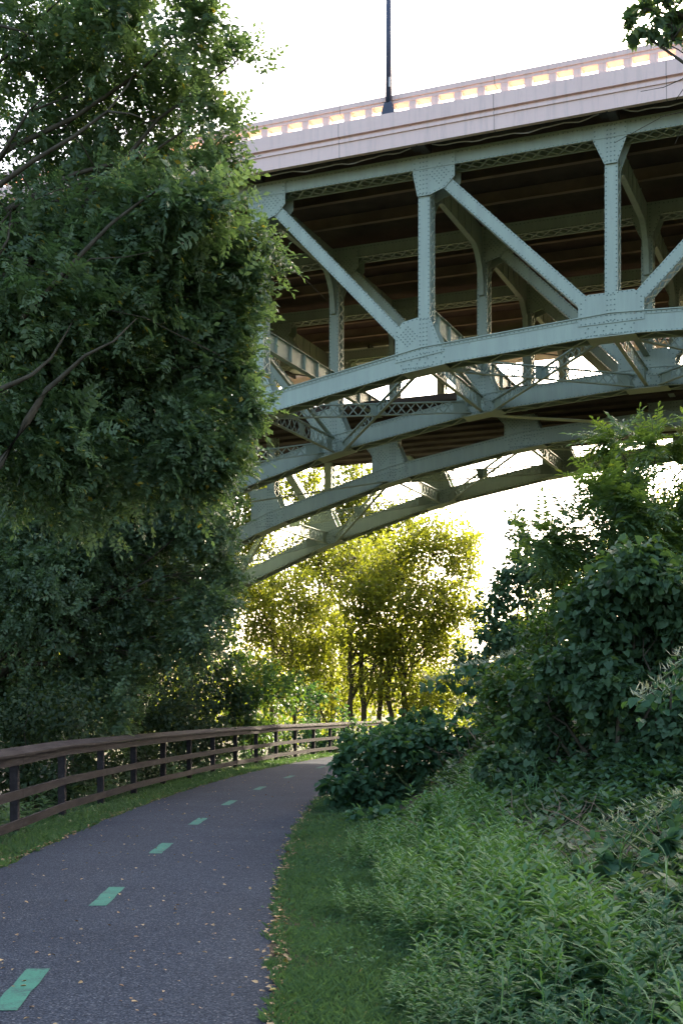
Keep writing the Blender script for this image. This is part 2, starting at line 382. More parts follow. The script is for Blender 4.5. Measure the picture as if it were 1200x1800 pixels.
for k in KS:
    x = P*k; zb = za(k)+HC*0.6; zt = ztc(x)+0.1
    c = MB()
    for ya,yb in ((-0.30,-0.275),(0.275,0.30)): c.box(x-CW,x+CW,ya,yb,zb,zt)
    for sx in (-1,1):
        for yy in (-0.25,0.25): c.box(x+sx*CW-(0.02 if sx>0 else 0),x+sx*CW+(0 if sx>0 else 0.02),yy-0.024,yy+0.024,zb,zt)
    cells = max(3,int((zt-zb)/0.42))
    for sx in (-1,1):
        xx = x+sx*(CW+0.008)
        c.lacing((xx,-0.26,zb),(xx,-0.26,zt),(xx,0.26,zb),(xx,0.26,zt),cells,0.055,0.012)
    c.build('column', STEEL, rib0)
    for sx in (-1,1):
        for e in (0.045,): rivrow((x+sx*(CW-e),zb),(x+sx*(CW-e),zt),0.16,-0.30)
    # plates at the feet and heads of the columns
    sgn = 1 if k<KC else -1                          # the way this panel's diagonal falls
    hub = k==KC
    zc = ztc(x)
    if hub: top = [(-0.55,TCH),(-0.55,-0.05),(-CW,-0.9),(CW,-0.9),(0.62,-0.05),(0.62,TCH)]
    else:   top = [(-0.42,TCH),(-0.42,-0.12),(-0.24,-0.98),(0.26,-0.98),(0.86,-0.78),(1.22,-0.42),(1.22,TCH)]
    top = [(x+(sgn*a),zc+grade(sgn*a)+b) for a,b in top]
    if sgn<0: top = top[::-1]
    za_ = za(k)
    def chord_z(xx):
        kk = xx/P; i = math.floor(kk); f_ = kk-i
        return za(i)*(1-f_)+za(i+1)*f_
    if hub: bot = [(-1.15,0),(-1.15,0.85),(-0.8,1.12),(0.8,1.12),(1.15,0.85),(1.15,0)]
    else:   bot = [(-1.12,0),(-1.12,0.98),(-0.82,1.32),(-0.25,1.42),(0.25,1.50),(0.80,0)]
    bot = [(x+(sgn*a),(chord_z(x+sgn*a)+0.1) if b==0 else za_+b+(0.25*abs(k-KC)*0.4 if a<0 else 0)) for a,b in bot]
    if sgn<0: bot = bot[::-1]
    for nm,poly in (('gusset_plate',top),('gusset_plate',bot)):
        gp = MB(); gp.prism_xz(poly[::-1],-0.378,-0.352); gp.prism_xz(poly[::-1],0.352,0.378); gp.build(nm, STEEL, rib0)
        n = len(poly); cx = sum(p[0] for p in poly)/n; cz = sum(p[1] for p in poly)/n
        for i in range(n):
            a = Vector(poly[i]); b = Vector(poly[(i+1)%n]); cc = Vector((cx,cz))
            rivrow(a.lerp(cc,0.09), b.lerp(cc,0.09), 0.15, -0.378)
        zmin = min(p[1] for p in poly)+0.1; zmax = max(p[1] for p in poly)-0.1
        for xx in (-0.13,0.0,0.13): rivrow((x+xx,zmin),(x+xx,zmax),0.15,-0.378)
        if not hub:
            s2 = 0.62*sgn if nm and poly is top else -0.62*sgn
            zz = (zc-0.25) if poly is top else za_+0.85
            for i in range(5):
                for j in range(5):
                    u,v = (i-2)*0.13,(j-2)*0.13
                    riv.append((x+s2+0.68*u+0.73*v*sgn, zz-0.73*u*sgn+0.68*v, -0.378))
    cp = MB(); cp.box(x-0.85,x+0.85,-0.44,0.44,-0.03,0.0)
    me = cp.v; a = math.atan2(za(k+1)-za(k-1),2*P)
    cp.v = [(x+(vx-x)*math.cos(a), vy, za_-HC-0.04+vz+(vx-x)*math.sin(a)) for vx,vy,vz in me]
    cp.build('cover_plate', STEEL, rib0)
    rivrow((x-0.8,za_-HC+0.03),(x+0.8,za_-HC+0.03),0.1,-0.373)
    for i in range(4):
        for j in range(6): riv.append((x-0.9+0.32*j+0.1*(i%2), za_-0.2+0.14*i-0.0*(j), -0.373 if False else -0.352))
# diagonals
DW = 0.215
for k in KS[:-1]:
    if k < KC: a = (P*k,ztc(P*k)+0.28); b = (P*(k+1),za(k+1)-0.1)
    else:      a = (P*(k+1),ztc(P*(k+1))+0.28); b = (P*k,za(k)-0.1)
    A = Vector(a); B = Vector(b); dr = (B-A).normalized(); Ln = (B-A).length
    A2 = A+dr*1.25; B2 = B-dr*1.15
    dm = MB(); nn = Vector((-dr.y,dr.x))
    for ya,yb in ((-0.345,-0.315),(0.315,0.345)):
        poly = [A2+nn*DW,A2-nn*DW,B2-nn*DW,B2+nn*DW]
        pl = [(p.x,p.y) for p in poly]
        if dr.x<0: pl = pl[::-1]
        dm.prism_xz(pl, ya,yb)
    for s in (-1,1):
        q0 = A2+nn*(s*DW); q1 = B2+nn*(s*DW)
        dm.lacing((q0.x,-0.30,q0.y),(q1.x,-0.30,q1.y),(q0.x,0.30,q0.y),(q1.x,0.30,q1.y),int(Ln/0.45),0.06,0.012)
    dm.build('diagonal', STEEL, rib0)
    for s in (-1,1): 
        q0 = A2+nn*(s*(DW-0.045)); q1 = B2+nn*(s*(DW-0.045)); rivrow(q0,q1,0.15,-0.345)
# rivet heads: one low dome each
def rivets(pts, name, parent):
    p = np.array(pts); r = 0.027; n = len(p)
    ang = np.arange(6)*math.pi/3
    ring = np.stack([np.cos(ang)*r, np.zeros(6), np.sin(ang)*r],-1)
    v = np.concatenate([ring, ring*0.55+np.array([0,-0.019,0])],0)
    V_ = (np.stack([p[:,0],p[:,2],p[:,1]],-1)[:,None,:]+v[None]).reshape(-1,3)
    f = np.array([(i,(i+1)%6,6+(i+1)%6,6+i) for i in range(6)]+[(6,7,8,9),(9,10,11,6)])
    Fq = (np.arange(n)[:,None,None]*12+f[None]).reshape(-1,4)
    o = npmesh(name, V_, Fq, RIVET, None, parent); tag(o,kind='stuff'); return o
riv = [r for r in riv if X0-1<r[0]<X1+1]
lacing_o.append(rivets(riv,'rivets',rib0))
for o in lacing_o: tag(o,kind='stuff')
# three more ribs behind the first
for j in (1,2,3):
    r = rib0.copy(); col.objects.link(r); r.parent = bridge; r.location = (0,D*j,0)
    for ch in [c for c in rib0.children]:
        c = ch.copy(); col.objects.link(c); c.parent = r

# floor beams below the roadway, arched down to the columns, and the beams of the lower deck
def zdeck(x): return 22.44+grade(x)
floor_m = {}
for k in KS:
    x = P*k
    fb = MB()
    for j in range(3):
        y0,y1 = D*j+0.31,D*(j+1)-0.31
        zt = ztc(x)+TCH; pts = [(y0,zt),(y0,zt-2.9)]
        for i in range(9):
            a = i/8*math.pi/2; pts.append((y0+0.12+1.35*(1-math.cos(a)), zt-2.9+1.85*math.sin(a)))
        pts2 = [(y0+y1-a,b) for a,b in pts]
        poly = pts+pts2[::-1]
        fb.prism_yz(poly, x-0.015,x+0.015)
        inner = pts[1:]+pts2[1:][::-1]
        for (a,b),(c,d) in zip(inner[:-1],inner[1:]): fb.beam((x,a,b),(x,c,d),0.22,0.03,(1,0,0) if False else (0,0,1) if abs(c-a)>abs(d-b) else (0,1,0))
        for yy in np.arange(y0+1.6,y1-1.4,0.9): fb.box(x-0.06,x+0.06,yy-0.01,yy+0.01,zt-1.05,zt)
    fb.build('floor_beam', STEEL, bridge)
    if KS[0] < k < KS[-1]:
        lb = MB(); zl = 16.15+grade(x)*0.3
        for j in range(2):
            y0,y1 = D*j+0.31,D*(j+1)-0.31
            lb.box(x-0.012,x+0.012,y0,y1,zl,zl+0.72)
            lb.box(x-0.13,x+0.13,y0,y1,zl-0.022,zl-0.001); lb.box(x-0.13,x+0.13,y0,y1,zl+0.721,zl+0.742)
            for yy in np.arange(y0+0.9,y1-0.3,1.35): lb.box(x-0.11,x+0.11,yy-0.012,yy+0.012,zl+0.002,zl+0.718)
        lb.build('lower_floor_beam', STEEL, bridge)
# roadway slab, stringers
def long_box(mb, y0,y1,zo0,zo1,x0=-75,x1=62):
    strip(mb, [(x0,zdeck(x0)),(x1,zdeck(x1))], zo0,zo1,y0,y1)
YF = 3*D+5.2
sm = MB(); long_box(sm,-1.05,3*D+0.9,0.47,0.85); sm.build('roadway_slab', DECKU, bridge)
sw = MB(); long_box(sw,-0.74,1.9,0.852,0.98); sw.build('sidewalk', PALE, bridge)
rs = MB(); long_box(rs,1.92,3*D+0.85,0.852,0.90); rs.build('roadway_surface', PALE, bridge)
for y in list(np.arange(2.4,3*D-0.5,2.48)):
    if min(abs(y-D*j) for j in range(4)) < 0.5: continue
    st = MB(); long_box(st,y-0.012,y+0.012,0.0,0.468,X0,X1); long_box(st,y-0.11,y+0.11,-0.022,-0.001,X0,X1)
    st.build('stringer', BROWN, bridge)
# far walkway: ribbed steel decking on brackets
cm = MB(); yy = np.arange(3*D+0.95,YF,0.07)
for i,y in enumerate(yy):
    o = 0.035*math.sin(i*math.pi/1.6)
    for x in (-75,62): cm.v += [(x,y,zdeck(x)+0.50+o),(x,y,zdeck(x)+0.56+o)]
    if i:
        b = 4*(i-1); cm.f += [(b,b+4,b+6,b+2),(b+1,b+3,b+7,b+5)]
cm.build('walkway_decking', CORR, bridge)
for k in KS:
    x = P*k; z = zdeck(x)
    br = MB(); br.prism_yz([(3*D+0.35,z+0.44),(3*D+0.35,z-1.3),(YF-0.3,z+0.15),(YF-0.3,z+0.44)], x-0.015,x+0.015)
    br.beam((x,3*D+0.35,z-1.3),(x,YF-0.3,z+0.15),0.25,0.03); br.build('bracket', STEEL, bridge)
    for q in (0.33,0.66):
        if k<KS[-1]:
            e = MB(); xx = x+P*q; e.box(xx-0.06,xx+0.06,3*D+0.4,YF-0.2,z+0.2,z+0.43); e.build('walkway_joist', DARKM, bridge)
# lower deck between the second and fourth ribs, with its railing
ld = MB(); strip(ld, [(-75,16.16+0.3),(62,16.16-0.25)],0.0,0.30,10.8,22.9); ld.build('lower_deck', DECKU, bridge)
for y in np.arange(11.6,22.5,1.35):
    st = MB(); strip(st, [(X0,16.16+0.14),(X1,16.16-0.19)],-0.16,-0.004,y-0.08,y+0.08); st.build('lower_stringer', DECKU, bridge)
for y in (22.7,):
    rl = MB()
    for h in (0.55,0.95,1.45): strip(rl, [(-40,16.5+0.1),(45,16.5-0.1)],h,h+0.05,y-0.03,y+0.03)
    for x in np.arange(-36,42,P/3): rl.box(x-0.03,x+0.03,y-0.029,y+0.029,16.4,18.05)
    rl.build('lower_deck_railing', DARKM, bridge)

# braces between the arch ribs
def laced_strut(name, p0, p1, depth, cells, parent, w=0.16, wide=None):
    mb = MB(); p0 = Vector(p0); p1 = Vector(p1); u = Vector((0,0,depth/2))
    for s in (-1,1): mb.beam(p0+u*s,p1+u*s,w,0.05)
    mb.lacing(p0-u,p1-u,p0+u,p1+u,cells,0.05,0.014)
    for e in (0.06,0.5,0.94):
        d = (p1-p0); a = p0.lerp(p1,e-0.035); b = p0.lerp(p1,e+0.035); mb.beam(a,b,0.02,depth*0.98)
    return mb.build(name, STEEL, parent)
for j in range(3):
    ya,yb = D*j+0.40,D*(j+1)-0.40
    for k in list(KS)[1:-1]:
        x = P*k; z = za(k)
        if j!=1: laced_strut('cross_strut',(x,ya,z-0.02),(x,yb,z-0.02),0.62,14,bridge)
        # sway brace above the strut up to the lower floor beam
        if k not in (KC,):
            h = 16.1-z
            if h>0.7 and j==0:
                s_ = MB(); s_.beam((x+0.1,ya,z+0.35),(x+0.1,yb,16.1),0.14,0.10); s_.beam((x-0.1,yb,z+0.35),(x-0.1,ya,16.1),0.14,0.10); s_.build('sway_brace', STEEL, bridge)
    for k in list(KS)[:-1]:
        x0,x1 = P*k,P*(k+1); z0,z1 = za(k),za(k+1)
        if j==1:
            if k%2==0: pb = MB(); pb.beam((x0+0.3,ya,z0-0.38),(x1-0.3,yb,z1-0.38),0.42,0.03); pb.build('plate_brace', STEEL, bridge)
            continue
        laced_strut('arch_brace',(x0+0.5,ya,z0-0.1),(x1-0.5,yb,z1-0.1),0.48,20,bridge,0.13)
        laced_strut('arch_brace',(x1-0.5,ya,z1-0.16),(x0+0.5,yb,z0-0.16),0.40,20,bridge,0.13)
# bracing under the far walkway and between the columns
for k in list(KS)[:-1]:
    x0,x1 = P*k,P*(k+1)
    rb = MB(); yb = 3*D+0.9
    rb.beam((x0+0.3,yb,zdeck(x0)-1.2),(x1-0.3,yb,zdeck(x1)+0.2),0.06,0.06); rb.beam((x1-0.3,yb+0.07,zdeck(x1)-1.2),(x0+0.3,yb+0.07,zdeck(x0)+0.2),0.06,0.06)
    rb.build('walkway_brace', DARKM, bridge)

# parapets
def parapet(sign, yface):
    """sign -1: faces the path; yface is the outer face of the lower fascia"""
    q = lambda a: yface-sign*a
    def lb(mb, a0,a1,z0,z1,x0=-75,x1=62):
        ya,yb = sorted((q(a0),q(a1))); strip(mb, [(x0,grade(x0)),(x1,grade(x1))], z0,z1,ya,yb)
    z = bl(745,249.5,-1.35)[1]                         # bottom edge of the fascia
    zz = lambda yy: bl(745,yy,-1.35)[1]
    f = MB()
    lb(f,0.02,0.20,z,zz(224.5)); lb(f,-0.03,0.20,zz(224.5),zz(219)); lb(f,0.05,0.20,zz(219),zz(214))
    par = f.build('parapet', CONC, bridge)
    m = MB(); lb(m,-0.07,0.60,zz(214),zz(188.5)); m.build('fascia_band', CONC, par)
    m = MB(); lb(m,0.10,0.56,zz(169.5),zz(163.2)); lb(m,0.06,0.60,zz(163.2),zz(154.5)); m.build('top_rail', CONC, par)
    # balusters between the openings
    zb0,zb1 = zz(188.7),zz(169.3)
    b = MB(); b.box(-0.145,0.145,*sorted((q(0.115),q(0.545))),0,zb1-zb0); bo = b.build('baluster', CONC, par)
    x_ref = bl(683,196,-1.35)[0]; step = 0.868
    xs_ = [x_ref+0.02+step*i for i in range(-62,62)]
    for i,x in enumerate([x for x in xs_ if -62<x<50]):
        o = bo if i==0 else child('baluster', bo.data, par)
        o.location = (x,0,zb0+grade(x))
    for i in range(-8,8):                             # expansion joints
        pass
    return x_ref, zz(188.5)
xp,zledge = parapet(-1,-1.35)
parapet(1,3*D+5.55)
# netting rolled up along the edge, hung from blocks at the panel points
for k in list(KS)[:-1]:
    x0,x1 = P*k+0.5,P*(k+1)-0.25
    z0 = ztc(0)+TCH
    pts = []; rr = random.Random(k+40)
    for i in range(25):
        u = i/24; x = x0+(x1-x0)*u
        end = 0.16*max(0,1-8*min(u,1-u))
        sag = -0.02-0.10*math.sin(math.pi*u)+0.03*math.sin(u*19+k)+0.02*math.sin(u*41+k)+end*0.4-0.14*math.exp(-((u-0.06)/0.025)**2)
        pts.append((x,-0.86+0.02*math.sin(u*23),z0+grade(x)+0.09+sag))
    nm = MB()
    for i,p in enumerate(pts):
        nm.v += [(p[0],p[1]+0.02,p[2]+0.01),(p[0],p[1]-0.06,z0+grade(p[0])+0.30),(p[0],p[1]+0.22,z0+grade(p[0])+0.34)]
        if i: b = 3*(i-1); nm.f += [(b,b+1,b+4,b+3),(b+1,b+2,b+5,b+4)]
    no = nm.build('netting', NET, bridge)
    cd = MB(); cd.tube(pts,[0.022]*len(pts),5); cd.build('cord', CORD, no)
for k in KS:
    x = P*k; bk = MB(); zz0 = ztc(x)+TCH
    bk.box(x-0.02,x+0.30,-1.2,-0.3,zz0+0.02,zz0+0.30); bk.box(x-0.30,x-0.06,-0.95,-0.5,zz0+0.10,zz0+0.28)
    bk.build('deck_bearing', DARKM, bridge)
# piers at both ends
for sx,x in ((-1,X0-0.6),(1,X1+0.6)):
    pm = MB(); xa,xb = sorted((x,x+sx*9))
    pm.box(xa,xb,-1.0,3*D+1.2,-8,zdeck(x)+0.44)
    for j in range(4):
        pass
    pr = pm.build('pier', GREYC, bridge)
    for j in range(4):
        sk = MB(); pts = [(x-sx*3.2,-8),(x-sx*3.2,0.2),(x-sx*1.2,3.2),(x+sx*0.2,3.2),(x+sx*0.2,-8)]
        if sx<0: pts = pts[::-1]
        sk.prism_xz(pts, D*j-1.2,D*j+1.2); sk.build('skewback', GREYC, pr)
    for zc in (6.0,12.0,18.0):
        bm_ = MB(); bm_.box(xa-0.12,xb+0.12,-1.12,3*D+1.32,zc,zc+0.5); bm_.build('string_course', GREYC, pr)

# lamp post on the ledge of the parapet
lx = xp; lz = zledge+grade(lx)
lw = bridge.matrix_world if False else None
def bw(x,y,z): return Vector((BO.x+x*CU+y*SU, BO.y-x*SU+y*CU, z))
lamp = empty('street_lamp', bw(lx,-1.36,lz-0.01), -BA)
tag(lamp,'tall dark blue lamp post standing on the parapet ledge of the bridge','street lamp')
m = MB(); m.add([(-0.30,-0.05,0),(0.26,-0.05,0),(0.26,0.15,0),(-0.30,0.15,0),(-0.13,-0.11,0.42),(0.13,-0.11,0.42),(0.13,0.12,0.42),(-0.13,0.12,0.42)],
      [(0,3,2,1),(4,5,6,7),(0,1,5,4),(1,2,6,5),(2,3,7,6),(3,0,4,7)]); m.build('base', POLE, lamp)
m = MB(); m.tube([(0,0,0.40),(0,0,3.5),(0.02,0,9.5)],[0.125,0.105,0.07],12); m.build('pole', POLE, lamp, True)
m = MB(); m.tube([(0.02,0,9.3),(0.02,0.7,9.8),(0.02,1.9,9.95)],[0.06,0.05,0.04],8); a_ = m.build('arm', POLE, lamp, True)
m = MB(); m.tube([(0.02,1.8,9.95),(0.02,2.0,9.93),(0.02,2.45,9.92),(0.02,2.55,9.93)],[0.05,0.15,0.15,0.04],10); hd = m.build('lamp_head', POLE, lamp, True)
m = MB(); m.tube([(0.02,2.2,9.80),(0.02,2.2,9.77)],[0.12,0.08],10); m.build('lens', GLASS, hd)
m = MB(); m.box(0.045,0.112,-0.128,-0.112,0.95,1.3); m.build('notice_sticker', CORD, lamp)

# ------------------------------------------------------------------ timber fence along the path
fence = empty('wooden_fence', (float(cl(10))-2.2,10,0)); tag(fence,'weathered brown timber fence with a sloped cap rail along the path','fence')
def foff(Y): return -2.22-0.012*(Y-16)
def fpt(Y):
    c,t,n = frame_at(Y); return c+n*foff(Y), t, n
posts = []; Yq = 6.0
while Yq < 62:
    posts.append(Yq); Yq += 2.68
rr = random.Random(3)
F0 = Vector(fence.location)
def fmb(mb, name): 
    mb.v = [tuple(Vector(v)-F0) for v in mb.v]; return mb.build(name, WOOD, fence)
info = []
for i,Yp in enumerate(posts):
    p,t,n = fpt(Yp); z = gz(p.x,p.y); dz = rr.uniform(-0.018,0.018)
    info.append((p,t,n,dz))
    m = MB(); a = n*0.055; b = t*0.05; le = n*rr.uniform(-0.012,0.012)
    vs = []
    for zz_,l in ((z-0.3,Vector()),(1.12+dz,le)):
        vs += [p-n*0.07-a-b+l+Vector((0,0,zz_)),p-n*0.07+a-b+l+Vector((0,0,zz_)),p-n*0.07+a+b+l+Vector((0,0,zz_)),p-n*0.07-a+b+l+Vector((0,0,zz_))]
    m.add(vs,[(0,3,2,1),(4,5,6,7),(0,1,5,4),(1,2,6,5),(2,3,7,6),(3,0,4,7)]); fmb(m,'post')
for i in range(0,len(posts)-2,2):
    seq = info[i:i+3]
    def board(name, z0, z1, o0, o1, tilt=0.0, gap=0.006):
        m = MB(); w0 = rr.uniform(-0.008,0.008)
        for j,(p,t,n,dz) in enumerate(seq):
            e = gap if j==0 else (-gap if j==2 else 0)
            c = p+t*e; zz_ = dz*0.9+(w0 if j==1 else 0)
            for o_,za_,zb_ in ((o0,z0+tilt,z1+tilt),(o1,z0-tilt,z1-tilt)):
                q = c+n*o_; m.v += [(q.x,q.y,za_+zz_),(q.x,q.y,zb_+zz_)]
            if j:
                b = 4*(j-1); m.f += [(b,b+1,b+5,b+4),(b+2,b+6,b+7,b+3),(b+1,b+3,b+7,b+5),(b,b+4,b+6,b+2)]
        m.f += [(0,2,3,1),(8,9,11,10)]
        fmb(m,name)
    board('cap_rail',1.118,1.152,-0.15,0.08,0.035)
    board('top_rail',0.965,1.076,0.001,0.042)
    board('middle_rail',0.505,0.622,0.001,0.042)
    board('bottom_rail',0.105,0.222,0.001,0.042)

# ------------------------------------------------------------------ foliage machinery
def unit(v): return v/np.maximum(np.linalg.norm(v,axis=-1,keepdims=True),1e-9)
def scatter(name, T, Fq, pos, yd, nm, sc, mat, parent=None, rnd=None, per=None):
    """one mesh: a leaf shape T laid at every pos, pointing along yd, facing nm"""
    yd = unit(yd); xd = unit(np.cross(yd,nm)); zd = np.cross(xd,yd)
    n,m = len(pos),len(T); sc = np.broadcast_to(np.asarray(sc,float),(n,))
    V = pos[:,None,:]+sc[:,None,None]*(T[None,:,0,None]*xd[:,None,:]+T[None,:,1,None]*yd[:,None,:]+T[None,:,2,None]*zd[:,None,:])
    f = (np.arange(n)[:,None,None]*m+Fq[None]).reshape(-1,Fq.shape[1])
    if rnd is None: rnd = rng.random(n)
    r = np.repeat(rnd,m)
    if per is not None:                                 # leaflets of one spray differ a little
        r = np.clip(r+np.tile(per,n)*0.2,0,1)
        r = np.where(rng.random(len(r)//4).repeat(4)[:len(r)]<0.012, 1.0, np.minimum(r,0.94))
    return npmesh(name, V.reshape(-1,3), f, mat, r, parent)
def t_leaf(w=0.4, fold=0.12, curl=-0.08):
    v = np.array([(0,0,0),(-w,0.42,fold),(0,1,curl),(w,0.42,fold)]); return v, np.array([(0,3,2,1)])
def t_ovate(w=0.36, fold=0.1, curl=-0.12):
    v = np.array([(0,0,0),(-w*0.95,0.22,fold),(-w*0.8,0.6,fold*0.7),(0,1,curl),(w*0.8,0.6,fold*0.7),(w*0.95,0.22,fold)])
    return v, np.array([(0,3,2,1),(0,5,4,3)])
def t_heart(w=0.5, fold=0.1, curl=-0.15):
    v = np.array([(0,0.06,0),(-w*0.75,-0.08,fold*0.6),(-w,0.32,fold),(-w*0.55,0.72,fold*.3),(0,1,curl),(w*0.55,0.72,fold*.3),(w,0.32,fold),(w*0.75,-0.08,fold*.6)])
    return v, np.array([(0,3,2,1),(0,7,6,5),(0,5,4,3)])
def t_lobed():
    v = np.array([(0,0,0),(-.5,.05,.05),(-.32,.32,.08),(-.62,.62,0.02),(-.2,.66,.05),(0,1.05,-.1),(.2,.66,.05),(.62,.62,0.02),(.32,.32,.08),(.5,.05,.05)])
    return v, np.array([(0,2,1,0),(0,4,3,2),(0,6,5,4),(0,8,7,6),(0,9,8,0)])[[1,2,3]]
def t_pinnate(pairs, L, ll, lw, droop=0.15, arch=0.25, seed=0, rachis=0.0035, wild=0.2):
    r = random.Random(seed); V=[];Fc=[];per=[]
    def leaflet(b, d, nrm, l, w):
        o=len(V); d=Vector(d).normalized(); s=d.cross(Vector(nrm)).normalized(); z=s.cross(d)
        for a,c,h in ((0,0,0),(-w,0.45,0.10*l),(0,1,-0.06*l),(w,0.45,0.10*l)): V.append(tuple(b+s*a+d*(c*l)+z*h))
        Fc.append((o,o+3,o+2,o+1)); per.extend([r.uniform(-1,1)]*4)
    pt = lambda u: Vector((0,L*u,-arch*L*u*u))
    for i in range(pairs):
        u = 0.14+0.82*i/pairs; b = pt(u); k = math.sin(math.pi*(0.22+0.72*u))**0.5
        for s in (-1,1):
            leaflet(b,(s*1.0,0.45+r.uniform(-wild,wild),-droop+r.uniform(-wild,wild)),(r.uniform(-wild,wild)*1.6,r.uniform(-wild,wild)*1.6,1),ll*k*r.uniform(.75,1.2),lw*k)
    leaflet(pt(0.97),(r.uniform(-.2,.2),1,-arch*1.5),(0,0,1),ll,lw)
    for a,b in ((0,.33),(.33,.66),(.66,1)):
        o=len(V); p,q=pt(a),pt(b)
        for c,d in ((p,-1),(p,1),(q,1),(q,-1)): V.append((c.x+d*rachis,c.y,c.z))
        Fc.append((o,o+1,o+2,o+3)); per.extend([0.0]*4)
    return np.array(V), np.array(Fc), np.array(per)
def ball(n, power=0.45):
    d = unit(rng.normal(size=(n,3))); return d*(rng.random((n,1))**power)
def clumps_px(cl_, Y, Yr, dens, loose=0.34, deep=0.9):
    """sample foliage points in soft uneven balls given in photo pixels at distance Y"""
    pts=[];cen=[]
    for c in cl_:
        x,y,rx,ry = c[:4]; Yc = Y+(c[4] if len(c)>4 else rng.uniform(-0.6,0.6)*Yr); k = c[5] if len(c)>5 else 1.0
        C = np.array(px(x,y,Yc)); r = np.array([rx/F*Yc, max(rx,ry)/F*Yc*deep, ry/F*Yc])
        n = int(dens*k*rx*ry/3000.0)
        # several sub-clumps make the outline uneven
        ns = max(4,int(n/22)); sub = C+ball(ns,0.4)*r*0.92
        w = rng.random(ns)**0.7+0.15; ch = rng.choice(ns,n,p=w/w.sum())
        pts.append(sub[ch]+ball(n,0.5)*(r.mean()*loose)); cen.append(np.repeat(C[None],n,0))
    return np.concatenate(pts),np.concatenate(cen)
def clear_path(pos, cen):
    """nothing grows through the fence or into the room above the path"""
    d = pos[:,0]-cl(pos[:,1]); ok = (np.abs(d+0.3) > 2.25) | (pos[:,2] > 2.6)
    ok &= (d > 0) | (d < -2.5) | (pos[:,2] > 1.9)
    return pos[ok],cen[ok]
def leaf_dirs(pos, cen, out=0.7, down=0.35, jit=0.6, up=0.9, njit=0.45):
    o = unit(pos-cen); n = len(pos)
    yd = unit(o*out+np.array([0,0,-down])+rng.normal(size=(n,3))*jit)
    nm = unit(np.array([0,0,up])+o*0.35+rng.normal(size=(n,3))*njit)
    return yd,nm
def bez(p0,p1,lift,n=8,jit=0.06,seed=0):
    r = random.Random(seed); p0=Vector(p0);p1=Vector(p1);L=(p1-p0).length
    m = p0.lerp(p1,0.5)+Vector((0,0,lift*L)); out=[]
    for i in range(n):
        u=i/(n-1); q=p0.lerp(m,u).lerp(m.lerp(p1,u),u)
        if 0<i<n-1: q += Vector((r.uniform(-1,1),r.uniform(-1,1),r.uniform(-1,1)))*jit*L*0.35
        out.append(q)
    return out
def taper(a,b,n): return [a*(1-i/(n-1))+b*i/(n-1) for i in range(n)]

def woody(root, base, fork, targets, r0, mat=BARK, sub=None, subr=0.012, seed=0, name='trunk', limb='limb'):
    """tapered trunk from base to fork, limbs to the clump centres, twigs into the foliage"""
    r = random.Random(seed); b = Vector(base)
    t = MB(); pts = bez(base,fork,0.02,9,0.05,seed); t.tube(pts,[r0*1.35]+taper(r0,r0*0.62,8),9)
    tr = t.build(name, mat, root, True)
    for i,tg in enumerate(targets):
        u = r.uniform(0.45,1.0); k = min(8,int(u*8)); st = pts[k]
        m = MB(); L=(Vector(tg)-st).length; lp = bez(st,tg,0.10,9,0.10,seed*31+i); m.tube(lp,taper(r0*0.42*min(1,L/4+0.4),0.008,9),6)
        for j in range(5):
            a = lp[r.randint(3,8)]; e = a+Vector((r.uniform(-1,1),r.uniform(-1,1),r.uniform(-0.5,0.8)))*L*0.22
            m.tube(bez(a,e,0.05,5,0.1,seed*97+i*7+j),taper(subr,0.003,5),4,False)
        m.build(limb, mat, tr, True)
    return tr
def plant(name, label, cat, base, group=None):
    e = empty(name, base); tag(e,label,cat,group); return e
def reloc(root):
    """children were built in world coordinates: keep them there under the moved root"""
    l = Vector(root.location)
    for c in root.children: c.location = -l

# leaf colours (albedo)
L_LOC = mat_leaf('locust_leaf',(0.085,0.142,0.072),(0.145,0.212,0.10),(0.36,0.29,0.05),0.48,(1.15,1.25,0.65),0.3,0.4)
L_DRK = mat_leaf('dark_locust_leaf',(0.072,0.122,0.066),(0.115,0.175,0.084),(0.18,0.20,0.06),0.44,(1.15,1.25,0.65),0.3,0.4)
L_BG  = mat_leaf('cottonwood_leaf',(0.10,0.14,0.032),(0.16,0.20,0.045),(0.22,0.23,0.05),0.55,(1.4,1.25,0.35),0.25,0.4,0.15)
L_SUM = mat_leaf('sumac_leaf',(0.075,0.14,0.058),(0.115,0.195,0.072),(0.17,0.25,0.06),0.46,(1.5,1.35,0.4),0.3,0.4)
L_VIN = mat_leaf('vine_leaf',(0.050,0.102,0.054),(0.082,0.15,0.072),(0.14,0.21,0.06),0.38,(1.3,1.3,0.45),0.2,0.45)
L_KNO = mat_leaf('knotweed_leaf',(0.042,0.10,0.055),(0.066,0.14,0.068),(0.12,0.21,0.055),0.36,(1.3,1.3,0.45),0.14,0.55)
L_WIL = mat_leaf('willowherb_leaf',(0.056,0.135,0.062),(0.092,0.195,0.082),(0.19,0.32,0.09),0.36,(1.3,1.3,0.45),0.12,0.55)
L_MUG = mat_leaf('mugwort_leaf',(0.040,0.102,0.058),(0.068,0.152,0.076),(0.12,0.24,0.08),0.34,(1.25,1.3,0.5),0.10,0.6)
L_GRA = mat_leaf('grass_blade',(0.052,0.108,0.048),(0.085,0.155,0.066),(0.24,0.22,0.11),0.36,(1.25,1.25,0.5),0.25,0.5)
L_FLW = mat_leaf('cream_blossom',(0.30,0.34,0.24),(0.45,0.47,0.34),(0.55,0.55,0.42),0.3,(1.1,1.1,0.8),0.1,0.7)
L_DEAD = mat_leaf('fallen_leaf',(0.16,0.10,0.055),(0.34,0.25,0.13),(0.45,0.36,0.10),0.1,(1.1,1.0,0.5),0.2,0.6)
